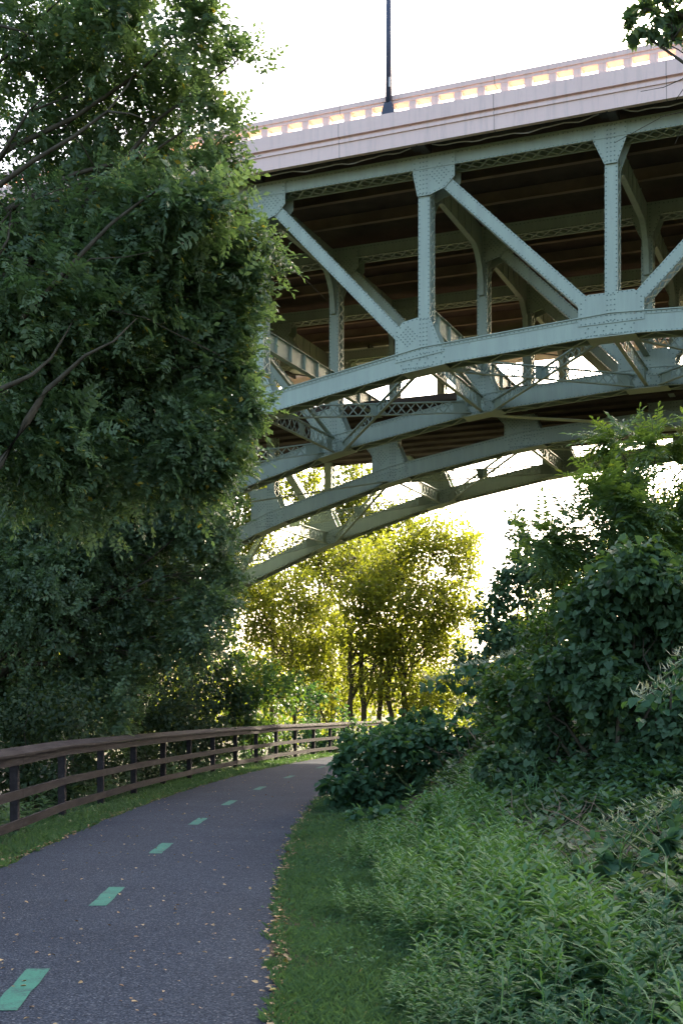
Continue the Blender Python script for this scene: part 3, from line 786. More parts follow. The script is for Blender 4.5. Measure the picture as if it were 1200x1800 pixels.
L_SHADE = mat_leaf('shade_darkened_leaf',(0.026,0.046,0.024),(0.048,0.074,0.034),(0.10,0.12,0.04),0.34,(1.2,1.2,0.5),0.12,0.5)  # shade behind the fence is put into this leaf colour
L_HI  = mat_leaf('young_leaf',(0.058,0.12,0.042),(0.088,0.165,0.052),(0.13,0.20,0.055),0.42,(1.4,1.3,0.4),0.3,0.4)

# ---- large locust whose boughs hang over the fence
TP,TF,TPER = t_pinnate(6,0.25,0.066,0.018,0.10,0.2,1,0.002,0.45)
t1 = plant('locust_tree','large locust tree with feathery leaves and bare boughs hanging over the fence','tree',(-7.2,13.2,gz(-7.2,13.2)))
C1 = [(60,50,130,90),(215,30,130,70),(330,40,60,60),(375,95,50,40,0,0.5),(420,105,45,22,0,0.6),(460,108,22,14,0,0.8),(120,170,150,80),(270,165,120,80),(365,200,50,55,0,0.8),
      (90,295,140,80),(250,285,130,65),(360,285,60,55),(60,420,140,90),(220,395,150,70),(350,370,70,45),(400,430,45,45,0,.7),(455,430,40,25,0,.45),(485,470,22,18,0,.5),(430,490,40,30,0,.5),
      (100,545,160,90),(290,510,130,80),(395,545,55,60),(150,660,170,80),(320,640,110,70),(415,640,38,50,0,.8),(420,715,36,45,0,.8),(60,760,150,70),(210,750,150,70),(340,760,90,60),(400,800,40,50,0,.8),(120,850,150,60,0,.6),(290,850,110,60,0,.6),
      (-180,80,140,110,0,.5),(-200,300,140,120,0,.5),(-180,540,140,120,0,.5),(100,-110,160,90,0,.5),(280,-100,120,80,0,.4)]
pos,cen = clumps_px(C1,13.0,1.5,225,0.7,0.6)
keep = rng.random(len(pos)) < np.where(pos[:,2]>7.2,0.5,1.0)
pos,cen = pos[keep],cen[keep]
cen2 = cen*0.3+0.7*np.array([-7.0,13.2,6.0])
yd,nm = leaf_dirs(pos,cen2,0.5,0.1,0.8,1.0,0.45)
scatter('crown',TP,TF,pos,yd,nm,rng.uniform(0.8,1.4,len(pos)),L_LOC,t1,None,TPER)
mb = MB()
woody(t1,(-7.2,13.2,gz(-7.2,13.2)-0.3),(-6.2,13.0,6.0),[px(c[0],c[1],13.0) for c in C1[:25:2]],0.19,seed=5)
for pl,ra in (([(-60,350),(0,325),(60,282),(130,240),(190,195),(225,150),(240,117)],0.032),([(40,560),(104,490),(150,440),(195,394),(240,360),(277,334),(290,305),(297,270)],0.028),
              ([(-40,860),(0,815),(48,741),(70,705),(82,685),(113,659),(150,625),(200,600),(240,560)],0.05),([(-40,720),(0,685),(30,672),(56,659),(90,630),(120,580),(140,540)],0.036),([(190,196),(230,200),(270,215)],0.014),
              ([(0,45),(40,55),(75,80)],0.016),([(0,395),(20,370),(10,430)],0.012),([(100,500),(160,455),(220,452),(280,440)],0.012),([(-20,480),(15,420),(20,380)],0.02)):
    m = MB(); q=[px(x,y,12.0+0.1*math.sin(x)) for x,y in pl]; m.tube(q,taper(ra,ra*0.1,len(q)),7); m.build('bough', BARK, t1, True)
reloc(t1)

# ---- second locust behind the fence, lower and darker
TP2,TF2,TPER2 = t_pinnate(5,0.30,0.085,0.026,0.12,0.22,2,0.003,0.45)
t2 = plant('locust_tree','dark leafy locust tree filling the bank below the big boughs','tree',(-8.4,26.0,gz(-8.4,26)))
C2 = [(60,760,140,90),(220,770,150,90),(345,780,90,75),(405,770,45,50,0,.8),(90,890,150,100),(260,890,140,90),(370,905,48,70),(60,1040,150,100),(220,1030,160,100),
      (365,1000,55,70),(405,1040,28,45,0,.8),(90,1180,160,80),(260,1160,130,80),(360,1110,60,70),(50,1255,120,45),(180,1245,120,45),(290,1225,80,45),(-180,800,140,120,0,.5),(-180,1050,140,120,0,.5)]
pos,cen = clumps_px(C2,26.0,1.6,250,0.65,0.6)
pos,cen = clear_path(pos,cen)
yd,nm = leaf_dirs(pos,cen,0.5,0.12,0.8,1.0,0.45)
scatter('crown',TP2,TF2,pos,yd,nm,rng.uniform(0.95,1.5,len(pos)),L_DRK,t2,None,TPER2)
woody(t2,(-8.4,26,gz(-8.4,26)-0.3),(-7.8,26,4.6),[px(c[0],c[1],26) for c in C2[:14]],0.17,seed=8,subr=0.012)
reloc(t2)

# ---- shrubs along the back of the fence
VO,FO = t_ovate(); VH,FH = t_heart(); VL,FL = t_leaf(0.36)
def shrub(name,label,cl_,Y,Yr,dens,T,Fq,size,mat,cat='shrub',stems=5,seed=0,group=None,down=0.25,per=None,stem_mat=BARK,out=0.7,up=0.9):
    c0 = cl_[0]; xs_ = [c[0] for c in cl_[:6]]; mx = sum(xs_)/len(xs_)
    bx,by = (mx-HX)/F*Y, Y; b = (bx,by,gz(bx,by))
    s = plant(name,label,cat,b,group)
    pos,cen = clumps_px(cl_,Y,Yr,dens)
    if mx < 560: pos,cen = clear_path(pos,cen)
    gzv = ground(pos[:,0],pos[:,1]); ok = pos[:,2] > gzv+0.02; pos,cen = pos[ok],cen[ok]
    yd,nm = leaf_dirs(pos,cen,out,down,0.6,up,0.5)
    scatter('foliage',T,Fq,pos,yd,nm,rng.uniform(0.7,1.25,len(pos))*size,mat,s,None,per)
    r = random.Random(seed+11)
    for i in range(stems):
        c = cl_[i%len(cl_)]; m = MB(); st = Vector((bx+r.uniform(-.5,.5),by+r.uniform(-.4,.4),0)); st.z = gz(st.x,st.y)-0.1
        q = bez(st,px(c[0],c[1],Y),0.12,8,0.08,seed+i); m.tube(q,taper(0.03+0.004*Y*0.1,0.006,8),6)
        for j in range(4):
            a=q[r.randint(2,7)]; e=a+Vector((r.uniform(-1,1),r.uniform(-1,1),r.uniform(-.3,1)))*0.5; m.tube(bez(a,e,.05,4,.1,j),taper(0.01,0.003,4),4,False)
        m.build('stem', stem_mat, s, True)
    reloc(s); return s
shrub('bush','broad leafy green bush overhanging the bend of the fence',[(450,1190,60,45),(420,1150,45,40),(500,1215,50,40),(410,1230,60,45),(460,1250,80,40),(470,1290,60,30)],45,1.2,620,VO,FO,0.17,L_HI,seed=1)
shrub('bush','low bush with fine leaves behind the far end of the fence rails',[(545,1225,45,35),(580,1265,50,25),(520,1270,40,30),(600,1290,50,25),(560,1300,50,25),(650,1285,50,20),(700,1275,50,20)],53,1.2,620,VO,FO,0.17,L_KNO,seed=2)
shrub('bush','dark thin-leaved bush in deep shade against the straight run of fence',[(50,1260,110,60),(150,1260,100,60),(30,1350,90,70),(120,1360,90,60),(-80,1300,90,80),(60,1430,90,40)],23.0,0.9,620,VO,FO,0.10,L_SHADE,seed=3)
shrub('bush','dark twiggy bush behind the middle posts of the fence',[(250,1250,90,60),(330,1245,80,60),(220,1320,80,55),(300,1310,80,50),(380,1290,60,50),(190,1380,60,40)],35,1.0,620,VO,FO,0.125,L_SHADE,seed=4)
shrub('bush','low dark bush close behind the fence between the straight run and the bend',[(190,1345,70,50),(260,1345,60,45),(230,1400,60,35),(130,1390,70,40)],29,0.8,760,VO,FO,0.11,L_SHADE,seed=16,stems=4)
shrub('bush','dark low bush just before the bend of the fence',[(330,1325,60,40),(390,1310,50,35),(300,1365,50,30),(360,1350,50,30)],40,0.8,760,VO,FO,0.14,L_SHADE,seed=17,stems=4)
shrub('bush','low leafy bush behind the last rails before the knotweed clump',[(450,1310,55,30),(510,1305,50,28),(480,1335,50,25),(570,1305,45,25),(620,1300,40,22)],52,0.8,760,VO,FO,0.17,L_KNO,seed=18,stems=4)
shrub('bush','tall shaded bush filling the gap below the dark locust crown',[(100,1190,130,80),(230,1200,120,80),(350,1190,90,80),(20,1220,110,80),(300,1260,110,60),(120,1280,120,60),(400,1250,60,60),(-100,1200,110,100)],44,1.5,560,VO,FO,0.19,L_SHADE,seed=14,stems=7)

# ---- trees beyond the bridge, lit from behind
def far_tree(label, cl_, Y, base_px, stems, dens, size, seed, Yr=4.0, trunk_r=0.22, name='cottonwood_tree', forkpx=None, mat=L_BG, group='trees beyond the bridge'):
    bx = (base_px-HX)/F*Y; b=(bx,Y,gz(bx,Y)); t = plant(name,label,'tree',b,group)
    pos,cen = clumps_px(cl_,Y,Yr,dens)
    yd,nm = leaf_dirs(pos,cen,0.5,0.4,0.8,0.6,0.8)
    scatter('crown',VL,FL,pos,yd,nm,rng.uniform(0.7,1.3,len(pos))*size,mat,t)
    r = random.Random(seed)
    for i,sx in enumerate(stems):
        x0=(sx-HX)/F*Y; yj = Y+r.uniform(-1.5,1.5)
        tg=[px(c[0],c[1],Y) for c in cl_ if abs(c[0]-sx)<130][:6] or [px(cl_[0][0],cl_[0][1],Y)]
        fx = px(sx+r.uniform(-14,14), forkpx or 1110, Y)
        woody(t,(x0,yj,gz(x0,yj)-0.4),fx,tg,trunk_r*r.uniform(.7,1.1),seed=seed*13+i,subr=0.05)
    reloc(t); return t
far_tree('tall tree added behind the two locusts to shade the bank',[(60,620,160,110),(200,700,140,110),(20,760,180,110),(160,840,170,100),(300,860,90,90),(50,930,180,100),(230,970,140,90),(100,1060,180,90),(320,1060,60,70)],38,20,[-10,60,140],620,0.22,28,Yr=2.0,trunk_r=0.2,name='added_shade_tree',forkpx=1050,mat=L_DRK,group=None)  # added to keep sky light off the fence bushes, mostly hidden
far_tree('wide unseen tree added further down the bank to block sky light',[(-200,500,200,150),(-400,600,220,160),(-250,760,220,140),(-450,850,220,150),(-200,950,200,120),(-380,1050,220,120)],30,-330,[-330,-230],520,0.2,29,Yr=2.0,trunk_r=0.2,name='added_shade_tree',forkpx=1000,mat=L_DRK,group=None)  # added out of view, blocks sky light from the left
far_tree('many-stemmed backlit tree with yellow green leaves, its crown below the open sky',
  [(770,950,80,55),(700,985,80,55),(815,985,40,50),(720,1060,95,55),(785,1050,50,60),(650,1050,70,55),(700,1130,90,50),(640,1110,70,50),(770,1130,60,50),(680,1195,100,38),(780,1200,60,40),(730,1235,90,25),(830,1080,35,50,0,.7)],
  82,690,[612,640,668,690,715],1900,0.25,21)
far_tree('backlit yellow green tree behind the fence bend, below the far arch rib',
  [(520,1040,75,50),(465,1085,55,55),(560,1095,70,55),(495,1145,80,50),(570,1165,70,45),(625,980,55,45),(450,1030,40,45),(590,1225,70,35),(460,1200,60,45),(520,1225,60,35)],
  88,560,[520,555,585],1900,0.26,22)
far_tree('tall backlit tree seen through the gaps between the arch ribs',
  [(620,850,45,50),(640,900,50,50),(450,930,55,60),(470,870,40,50),(560,900,50,60),(400,960,55,60),(540,980,70,50),(430,1030,60,50),(600,1000,60,50),(520,840,50,45,0,.8),(690,930,60,60),(600,930,60,50),(430,860,40,50,0,.8),(660,1000,60,60)],
  108,520,[470,560,610],1900,0.33,23,forkpx=1020)
far_tree('backlit tree half hidden behind the dark locust on the river side',
  [(60,900,90,80),(150,960,90,80),(0,1000,90,80),(260,1020,90,80),(340,1080,80,70),(100,1080,100,70),(200,1120,100,70),(-120,950,110,100),(330,960,60,60)],
  95,150,[60,150,250,330],1000,0.36,24,Yr=5)
far_tree('round green tree on the hill behind the shrubs, right of the open sky',
  [(900,1120,60,50),(960,1080,60,60),(1040,1050,80,70),(860,1190,60,40),(940,1190,80,50),(1100,1000,90,80),(1200,950,90,90)],
  75,1000,[920,1000,1090],800,0.27,25)

far_tree('leafy tree added on the hill beyond the bridge to shade the path',
  [(1290,900,110,90),(1380,840,120,100),(1240,1000,100,90),(1400,980,120,100),(1320,1090,130,90),(1460,1080,100,90)],
  74,1340,[1300,1370],700,0.3,26)  # added for the shadow it throws on the far path
far_tree('tall unseen tree added on the hill beyond the bridge for its shade',
  [(1560,800,130,110),(1660,740,130,110),(1500,920,120,100),(1680,900,140,110),(1600,1030,150,100),(1750,1020,120,100)],
  70,1600,[1570,1640],600,0.32,27)  # added out of view so the far path stays shaded
# far wood along the valley, one mass
n_ = 42000; xx = rng.uniform(-150,130,n_); yy_ = rng.uniform(118,175,n_)
top = 11+3.5*hnoise(xx*0.16,yy_*0.1)+2.0*hnoise(xx*0.5,yy_*0.3); top = np.where((xx>9)&(xx<30),top*0.65,top)
pos = np.stack([xx,yy_,top*rng.random(n_)**0.8],-1); pos[:,2] += ground(xx,yy_)*0.4
o = scatter('far_wood',VL,FL,pos,unit(rng.normal(size=(n_,3))),unit(rng.normal(size=(n_,3))*.8+np.array([0,0,.6])),rng.uniform(.5,1.0,n_),L_BG)
tag(o,'distant sunlit wood along the valley behind the backlit trees','wood',None,'stuff')

# ---- right bank: sumac, vines, knotweed
SP,SF,SPER = t_pinnate(9,0.50,0.125,0.022,0.25,0.3,5,0.005,0.22)
C_S = [(1150,790,45,30),(1095,785,38,30),(1062,830,45,42),(1150,860,60,50),(1075,905,70,48),(1000,935,50,36),(945,950,40,30),(1180,940,50,60),(1120,960,70,40),(1010,990,60,40),(1260,830,70,70,0,.6),(1280,950,80,80,0,.6)]
sm_ = plant('sumac_tree','tall sumac with long feathered fronds, its top in sunlight below the arch','tree',(4.6,17.5,gz(4.6,17.5)))
pos,cen = clumps_px(C_S,17.0,0.9,135,0.5)
yd,nm = leaf_dirs(pos,cen,1.0,0.05,0.45,1.2,0.3)
scatter('crown',SP,SF,pos,yd,nm,rng.uniform(0.7,1.15,len(pos)),L_SUM,sm_,None,SPER)
woody(sm_,(4.6,17.5,gz(4.6,17.5)-0.2),(4.2,17.2,3.6),[px(c[0],c[1]+15,17.0) for c in C_S],0.075,seed=31,subr=0.008)
reloc(sm_)
shrub('bush','tall dark shrub with bluish leaves standing against the open sky',[(930,995,55,50),(890,1045,50,50),(975,1055,70,60),(870,1105,50,45),(920,1120,75,55),(985,1140,70,60),(850,1160,55,35),(905,910,18,22,0,.6),(915,955,35,35,0,.8)],25,1.2,820,VO,FO,0.11,L_VIN,seed=5,stems=8)
shrub('vine_thicket','thicket smothered in broad heart-shaped vine leaves under the sumac',[(1110,1010,85,55),(1180,1060,60,80),(1050,1085,80,65),(1130,1120,80,70),(1150,1200,75,80),(1020,1170,75,60),(1090,1270,60,60),(1060,1200,70,60),(1240,1100,60,120,0,.6),(1180,1300,50,80),(1100,1340,50,60),(1150,1400,60,50)],15.2,0.9,820,VH,FH,0.098,L_VIN,'thicket',6,6,down=0.55)
shrub('vine_mound','mound of vine leaves over dead stems beside the mulch bank',[(990,1300,50,40),(1040,1330,50,40),(960,1270,50,40),(1000,1380,55,40),(1050,1400,45,40),(940,1225,60,35),(905,1290,45,35),(920,1350,50,35),(870,1350,45,30)],15.8,0.6,720,VH,FH,0.09,L_VIN,'vine',6,7,down=0.5)
shrub('bush','dense green bush with small leaves filling the bank between the tall shrub and the thicket',[(960,1120,70,60),(1020,1060,60,50),(880,1200,60,40),(940,1210,70,50),(1010,1240,70,60),(870,1260,50,40),(930,1290,60,40),(1060,1150,60,60),(980,1330,60,40)],19.5,0.9,820,VO,FO,0.085,L_HI,seed=15,stems=8)
# knotweed mound at the bend
kn = shrub('knotweed_clump','broad-leaved knotweed clump leaning over the path at the bend',[(640,1325,60,38),(710,1310,80,38),(790,1300,60,32),(600,1375,38,35),(670,1385,85,45),(765,1365,75,45),(840,1330,45,35),(730,1275,55,22),(620,1430,45,45),(590,1345,30,22,0,.7),(700,1430,70,35),(640,1450,55,35,-3,.8),(730,1440,60,30,-3,.8)],21.5,1.1,760,VO,FO,0.14,L_KNO,'knotweed',14,9,down=0.25,stem_mat=STEM)

def plume_bush(label, arcs, Y, seed, leafmat=L_KNO, lsize=0.12, spike=0.11, dens=70):
    """arching stems with cream blossom spikes standing along their tops and leaves hanging below"""
    r = random.Random(seed); a0 = arcs[0][0]; bx=(a0[0]-HX)/F*Y
    s = plant('flowering_knotweed',label,'knotweed',(bx,Y,gz(bx,Y)))
    P_=[];D_=[];LP=[];LD=[]
    for arc in arcs:
        q=[px(x,y,Y+0.25*math.sin(x)) for x,y in arc]; m=MB(); st=Vector((q[0].x+0.5,Y+0.2,0)); st.z=gz(st.x,st.y)-0.1
        m.tube([st,st.lerp(q[0],0.5)+Vector((0.1,0,0.25))]+q,taper(0.014,0.004,len(q)+2),5); m.build('stem', STEM, s, True)
        for a,b in zip(q[:-1],q[1:]):
            n=int((b-a).length*dens)
            for i in range(n):
                p=a.lerp(b,r.random())+Vector((r.gauss(0,.03),r.gauss(0,.05),r.gauss(0,.015))); P_.append(p); D_.append(((b-a).normalized()*0.5+Vector((r.gauss(0,.5),r.gauss(0,.5),r.uniform(.2,1.2))))[:])
            for i in range(int(n*0.55)):
                p=a.lerp(b,r.random())+Vector((r.gauss(0,.06),r.gauss(0,.10),-abs(r.gauss(0.02,.09)))); LP.append(p); LD.append((r.gauss(0,.7),r.gauss(0,.7),-0.6))
    V0,F0_=t_leaf(0.06,0.03,-0.03)
    pos=np.array([p[:] for p in P_]); yd=np.array(D_); nm=unit(rng.normal(size=pos.shape)+np.array([0,-.6,.4]))
    scatter('blossom',V0,F0_,pos,yd,nm,rng.uniform(.5,1.3,len(pos))*spike,L_FLW,s)
    pos=np.array([p[:] for p in LP]); yd=np.array(LD); nm=unit(rng.normal(size=pos.shape)*.4+np.array([0,-.3,1]))
    scatter('foliage',VO,FO,pos,yd,nm,rng.uniform(.7,1.3,len(pos))*lsize,leafmat,s); reloc(s)
plume_bush('arching knotweed stem with cream blossom above the dry brush',[[(1260,1350),(1200,1395),(1150,1410),(1100,1425),(1060,1455)],[(1250,1380),(1190,1410),(1130,1440),(1080,1470)]],10.5,41,spike=0.085,lsize=0.10)
plume_bush('knotweed spray with pale blossom hanging before the vine thicket',[[(1260,1130),(1200,1165),(1165,1190),(1135,1215),(1120,1225)],[(1250,1160),(1195,1190),(1160,1225)],[(1240,1110),(1210,1140),(1190,1155)]],10.8,42,spike=0.085,lsize=0.10)
plume_bush('pale blossoming shrub between the knotweed clump and the vine mound',[[(930,1140),(900,1150),(860,1165),(820,1170),(780,1185)],[(960,1150),(920,1165),(880,1185),(830,1205)],[(900,1190),(860,1205),(800,1200),(750,1195)],[(960,1190),(920,1215),(880,1225)],[(880,1215),(840,1235),(800,1240)]],22,43,spike=0.14,lsize=0.17,dens=90)
plume_bush('slender pale stems crossing above the mulch bank',[[(930,1270),(880,1250),(840,1235)],[(900,1290),(850,1260),(800,1245)]],21,44,spike=0.10,lsize=0.15,dens=45)

# low big-leaved sprigs by the brush, dead stalks and litter
shrub('knotweed_sprig','low knotweed sprig with large pale leaves in front of the dry brush',[(1090,1500,50,18),(1150,1490,45,18),(1190,1510,40,22),(1060,1525,40,18),(1010,1535,45,25),(960,1530,45,25)],9.6,0.35,110,VH,FH,0.125,L_KNO,'knotweed',8,12,down=0.1,stem_mat=STEM,up=1.6)
def brush(label, cpx, Y, n, rad, seed):
    r=random.Random(seed); c=px(cpx[0],cpx[1],Y); g0=gz(c.x,c.y); s=plant('brush_pile',label,'brush',(c.x,c.y,g0)); m=MB()
    for i in range(n):
        a=Vector((c.x+r.gauss(0,rad*.6),Y+r.gauss(0,.3),0)); a.z=gz(a.x,a.y)+r.uniform(0,.15)
        e=a+Vector((r.uniform(-1,1)*rad,r.uniform(-.4,.4),r.uniform(.05,.75)*rad*1.2)); m.tube(bez(a,e,r.uniform(-.1,.25),6,.12,seed*50+i),taper(r.uniform(.004,.011),.002,6),4,False)
    tag(m.build('dead_stalks', TWIG, s),kind='stuff')
    k=n*5; pos=np.stack([c.x+rng.normal(0,rad*.6,k),Y+rng.normal(0,.35,k),np.zeros(k)],-1); pos[:,2]=ground(pos[:,0],pos[:,1])+rng.random(k)*.28*rad
    scatter('dead_leaves',VO,FO,pos,unit(rng.normal(size=(k,3))),unit(rng.normal(size=(k,3))*.7+np.array([0,-.2,1])),rng.uniform(.05,.11,k),L_DEAD,s); reloc(s)
brush('heap of dry brown stalks under the blossoming knotweed stem',(1140,1545),10.2,70,0.7,1)
brush('dry stalks and dead leaves at the foot of the vine mound',(975,1480),12.8,60,0.55,2)
brush('bare mulchy bank with dead twigs above the knotweed clump',(885,1318),20.5,70,0.8,3)

# ---- tree on the right whose branch tip hangs into the sky
t3 = plant('maple_tree','tree standing on the right bank, a leafy branch tip hanging before the parapet','tree',(7.5,9.0,gz(7.5,9.0)))
C3 = [(1160,35,42,30,0,1.0),(1112,48,30,24,0,1.0),(1130,15,30,18,0,.8),(1180,70,22,16,0,.6),(1200,10,45,30,0,.8),(1145,-10,60,30,0,.7),(1290,0,90,90,0,.5),(1420,-60,120,120,0,.5),(1560,-100,150,140,0,.5),(1700,0,150,150,0,.5),(1640,-260,160,120,0,.5),(1480,-250,140,110,0,.5),(1850,-150,160,160,0,.5)]
VLb,FLb = t_lobed()
pos,cen = clumps_px(C3,10.0,0.5,330)
yd,nm = leaf_dirs(pos,cen,0.5,0.7,0.5,0.9,0.5)
scatter('crown',VLb,FLb,pos,yd,nm,rng.uniform(.6,1.2,len(pos))*0.088,L_LOC,t3)
woody(t3,(7.5,9,gz(7.5,9)-0.3),(6.4,9.5,6.5),[px(c[0],c[1],10.0) for c in C3],0.16,seed=51,subr=0.008)
reloc(t3)

# ------------------------------------------------------------------ ground cover
def plant_tmpl(h, leaves, ll, lw, seed, lobes=False, tuft=True):
    r=random.Random(seed);V=[];Fc=[]
    def quad(b,d,nrm,l,w,fold=.06,mid=.45):
        o=len(V); d=Vector(d).normalized(); s=d.cross(Vector(nrm)).normalized(); z=s.cross(d)
        for a,c,e in ((0,0,0),(-w,mid,fold*l),(0,1,-.08*l),(w,mid,fold*l)): V.append(tuple(b+s*a+d*(c*l)+z*e))
        Fc.append((o,o+3,o+2,o+1))
    lean=Vector((r.uniform(-.2,.2),r.uniform(-.2,.2),1))
    for i in range(leaves):
        u=0.18+0.82*(i/(leaves-1))**0.8; b=lean*(h*u); az=i*2.4+r.uniform(-.3,.3); k=(0.65+0.5*math.sin(math.pi*min(1,u*1.05))) if u<.9 else .6
        el=0.15+0.9*max(0,u-.55)*1.6+r.uniform(-.2,.2); d=Vector((math.cos(az),math.sin(az),el)); l=ll*k*r.uniform(.8,1.15)
        quad(b,d,(0,0,1),l,lw*k)
        if lobes:
            dn=d.normalized(); sd_=Vector((-math.sin(az),math.cos(az),0))
            for f_,s in ((.28,1),(.28,-1),(.55,1),(.55,-1)): quad(b+dn*l*f_,dn*.75+sd_*s*.8,(0,0,1),l*(.52-.25*f_),lw*.42)
    o=len(V)
    for s,t in ((-1,0),(1,0)): V.append((s*.004,0,0))
    tp=lean*h; V.append((tp.x+.003,tp.y,tp.z)); V.append((tp.x-.003,tp.y,tp.z)); Fc.append((o,o+1,o+2,o+3))
    return np.array(V),np.array(Fc)
def cover(name,label,cat,mat,tmpls,Y0,Y1,d0,d1,n,hs=(0.7,1.2),edge=0.25,mask=None):
    Vs=[];Fs=[];Rs=[];off=0
    u=rng.random(n*3); Y=Y0*(Y1/Y0)**u; Y=Y[rng.random(n*3)<np.clip((Y0/Y)**0.1,0,1)][:n]
    m=len(Y); d=d0+(d1-d0)*rng.random(m)
    d = d+edge*np.sin(Y*1.7)*np.exp(-(d-d0)) + 0.15*np.sin(Y*4.1)*np.exp(-(d-d0))
    X=cl(Y)+d
    if mask is not None: k=mask(X,Y,d); X,Y,d=X[k],Y[k],d[k]; m=len(Y)
    Z=ground(X,Y); which=rng.integers(0,len(tmpls),m)
    patch=0.5+0.5*hnoise(X*1.3,Y*1.1)
    for t,(T,Fq) in enumerate(tmpls):
        I=np.where(which==t)[0]; k=len(I)
        a=rng.random(k)*6.283; ca,sa=np.cos(a),np.sin(a); s=rng.uniform(hs[0],hs[1],k)*(0.8+0.3*patch[I])*np.clip(0.55+0.6*(d[I]-d0),0.5,1.0)
        x=(T[None,:,0]*ca[:,None]-T[None,:,1]*sa[:,None])*s[:,None]+X[I][:,None]
        y=(T[None,:,0]*sa[:,None]+T[None,:,1]*ca[:,None])*s[:,None]+Y[I][:,None]
        z=T[None,:,2]*s[:,None]+Z[I][:,None]-0.01
        Vs.append(np.stack([x,y,z],-1).reshape(-1,3)); Fs.append((np.arange(k)[:,None,None]*len(T)+Fq[None]).reshape(-1,4)+off); off+=k*len(T)
        Rs.append(np.repeat(np.clip(rng.random(k)*.6+.4*patch[I],0,1),len(T)))
    o=npmesh(name,np.concatenate(Vs),np.concatenate(Fs),mat,np.concatenate(Rs)); tag(o,label,cat,None,'stuff'); return o
mug=[plant_tmpl(0.43,15,0.13,0.026,s,True) for s in (1,2,3,4,5)]
patchy = lambda q,lo: (lambda X,Y,d: hnoise(X*q+3,Y*q)+rng.normal(0,.25,len(X))>lo)
cover('mugwort','grey green lobed mugwort filling the verge nearest the grass','weeds',L_MUG,mug,3.0,7.6,2.5,5.6,1500,(0.55,1.3))
wil=[plant_tmpl(0.50,24,0.125,0.019,s) for s in (11,12,13,14)]
cover('willowherb','bright green narrow-leaved weeds between the grass and the bank','weeds',L_WIL,wil,6.2,16.5,2.35,4.4,1500,(0.55,1.4),mask=lambda X,Y,d:(d<3.5+0.06*(Y-7))&(hnoise(X*.9+3,Y*.8)+rng.normal(0,.25,len(X))>-.35))
mix=[plant_tmpl(0.34,13,0.12,0.034,s) for s in (15,16,17)]
cover('nettles','darker broad-leaved weeds growing in drifts among the narrow-leaved ones','weeds',L_KNO,mix,4.5,17,2.3,4.8,1300,(0.5,1.05),mask=lambda X,Y,d:hnoise(X*.9+3,Y*.8)+rng.normal(0,.3,len(X))<0.05)
grs=[plant_tmpl(0.5,9,0.30,0.006,s) for s in (18,19)]
cover('tall_grass','thin tall grass stalks standing up between the weeds','weeds',L_WIL,grs,3.5,16,2.25,4.6,420,(0.5,1.3))
low=[plant_tmpl(0.30,10,0.13,0.035,s) for s in (21,22,23)]
cover('ground_plants','dark low leafy plants covering the shaded bank','weeds',L_KNO,low,7.5,48,4.2,11,2600,(0.8,1.8))
cover('creeping_plants','dark creeping plants covering the slope above the narrow-leaved weeds','weeds',L_VIN,[plant_tmpl(0.22,9,0.12,0.045,s) for s in (24,25,26)],8.5,24,3.3,7.5,3600,(0.8,1.7))
cover('bank_plants','low leafy plants in the shade behind the fence','weeds',L_DRK,low,8,60,-8.5,-2.75,2600,(0.7,1.8))
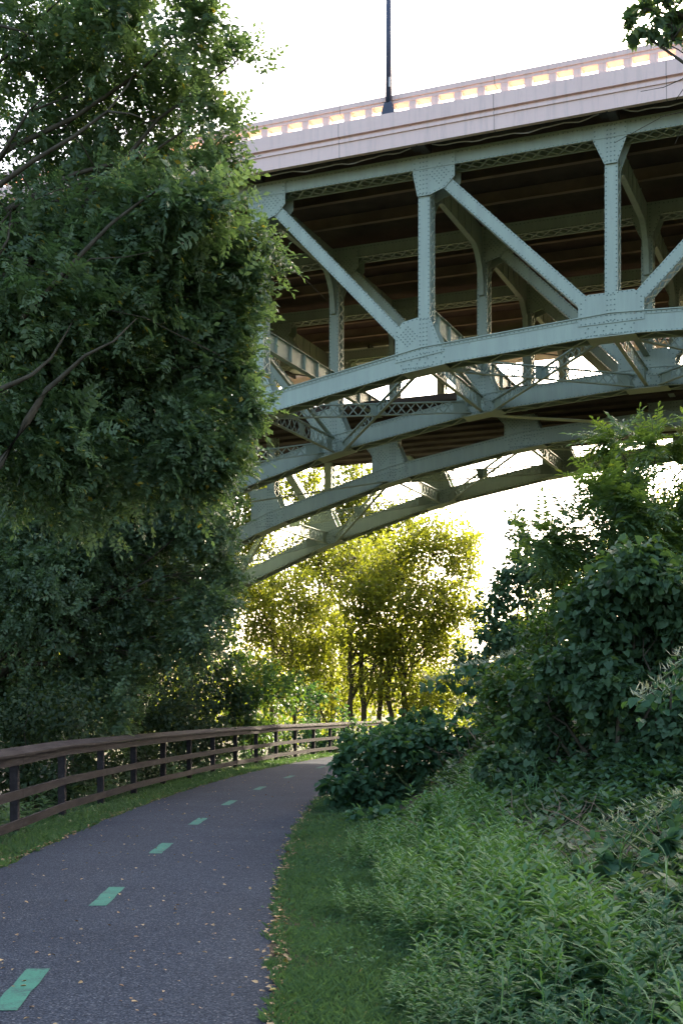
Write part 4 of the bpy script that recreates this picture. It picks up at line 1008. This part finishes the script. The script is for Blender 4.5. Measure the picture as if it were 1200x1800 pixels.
def grass(name,label,Y0,Y1,d0,d1,n,h):
    Y=Y0*(Y1/Y0)**rng.random(n); d=d0+(d1-d0)*rng.random(n)
    d=d+0.04*np.sin(Y*5.3)+0.03*np.sin(Y*13)
    X=cl(Y)+d; Z=ground(X,Y)
    a=rng.random(n)*6.283; sc=h*rng.uniform(.5,1.25,n)*(0.75+0.35*hnoise(X*2,Y*2)); w=np.maximum(0.0028,0.00035*Y)*rng.uniform(.8,1.5,n)
    lean=rng.normal(0,.5,(n,2))
    dx,dy=np.cos(a)*w,np.sin(a)*w
    b0=np.stack([X-dx,Y-dy,Z-.01],-1); b1=np.stack([X+dx,Y+dy,Z-.01],-1)
    m1=np.stack([X+dx*.7+lean[:,0]*sc*.35,Y+dy*.7+lean[:,1]*sc*.35,Z+sc*.62],-1); tp=np.stack([X+lean[:,0]*sc,Y+lean[:,1]*sc,Z+sc*.95],-1)
    V=np.stack([b0,b1,m1,tp],1).reshape(-1,3); f=np.arange(n)[:,None]*4+np.array([0,1,2,3])[None]
    r=np.repeat(np.clip(0.45+.3*hnoise(X*.9,Y*.8)+rng.normal(0,.2,n),0,1),4)
    o=npmesh(name,V,f,L_GRA,r); tag(o,label,'grass',None,'stuff')
grass('grass_verge','short mown grass between the path edge and the tall weeds',4.5,24,1.50,2.95,75000,0.085)
grass('grass_verge','strip of short grass between the path and the fence',8,48,-2.95,-1.50,52000,0.10)
# clover and small weeds in the grass
clv=[plant_tmpl(0.06,6,0.05,0.018,s) for s in (31,32)]
cover('small_weeds','small round-leaved weeds scattered in the mown grass','weeds',L_WIL,clv,5,22,1.65,2.6,700,(0.7,1.5))

# fallen leaves on and beside the path
def litter(name,label,n,Y0,Y1,dfun,size,z):
    Y=Y0*(Y1/Y0)**rng.random(n); d=dfun(n); X=cl(Y)+d
    on=np.abs(d)<1.5; Z=np.where(on,0.036+z,ground(X,Y)+0.03)
    pos=np.stack([X,Y,Z],-1); yd=np.stack([rng.normal(size=n),rng.normal(size=n),rng.normal(0,.12,n)],-1)
    nm=unit(np.stack([rng.normal(0,.25,n),rng.normal(0,.25,n),np.ones(n)],-1))
    o=scatter(name,VO,FO,pos,yd,nm,rng.uniform(.5,1.3,n)*size,L_DEAD); tag(o,label,'leaves',None,'stuff')
litter('fallen_leaves','small tan leaves strewn over the asphalt path',620,5,45,lambda n:rng.uniform(-1.5,1.5,n),0.032,0.004)
litter('fallen_leaves','line of dry leaves along the verge edge of the path, right of the dashes',900,5,30,lambda n:1.54+rng.normal(0,.045,n),0.04,0.004)
litter('fallen_leaves','line of dry leaves along the fence-side edge of the path',900,10,45,lambda n:-1.55+rng.normal(0,.07,n),0.045,0.004)
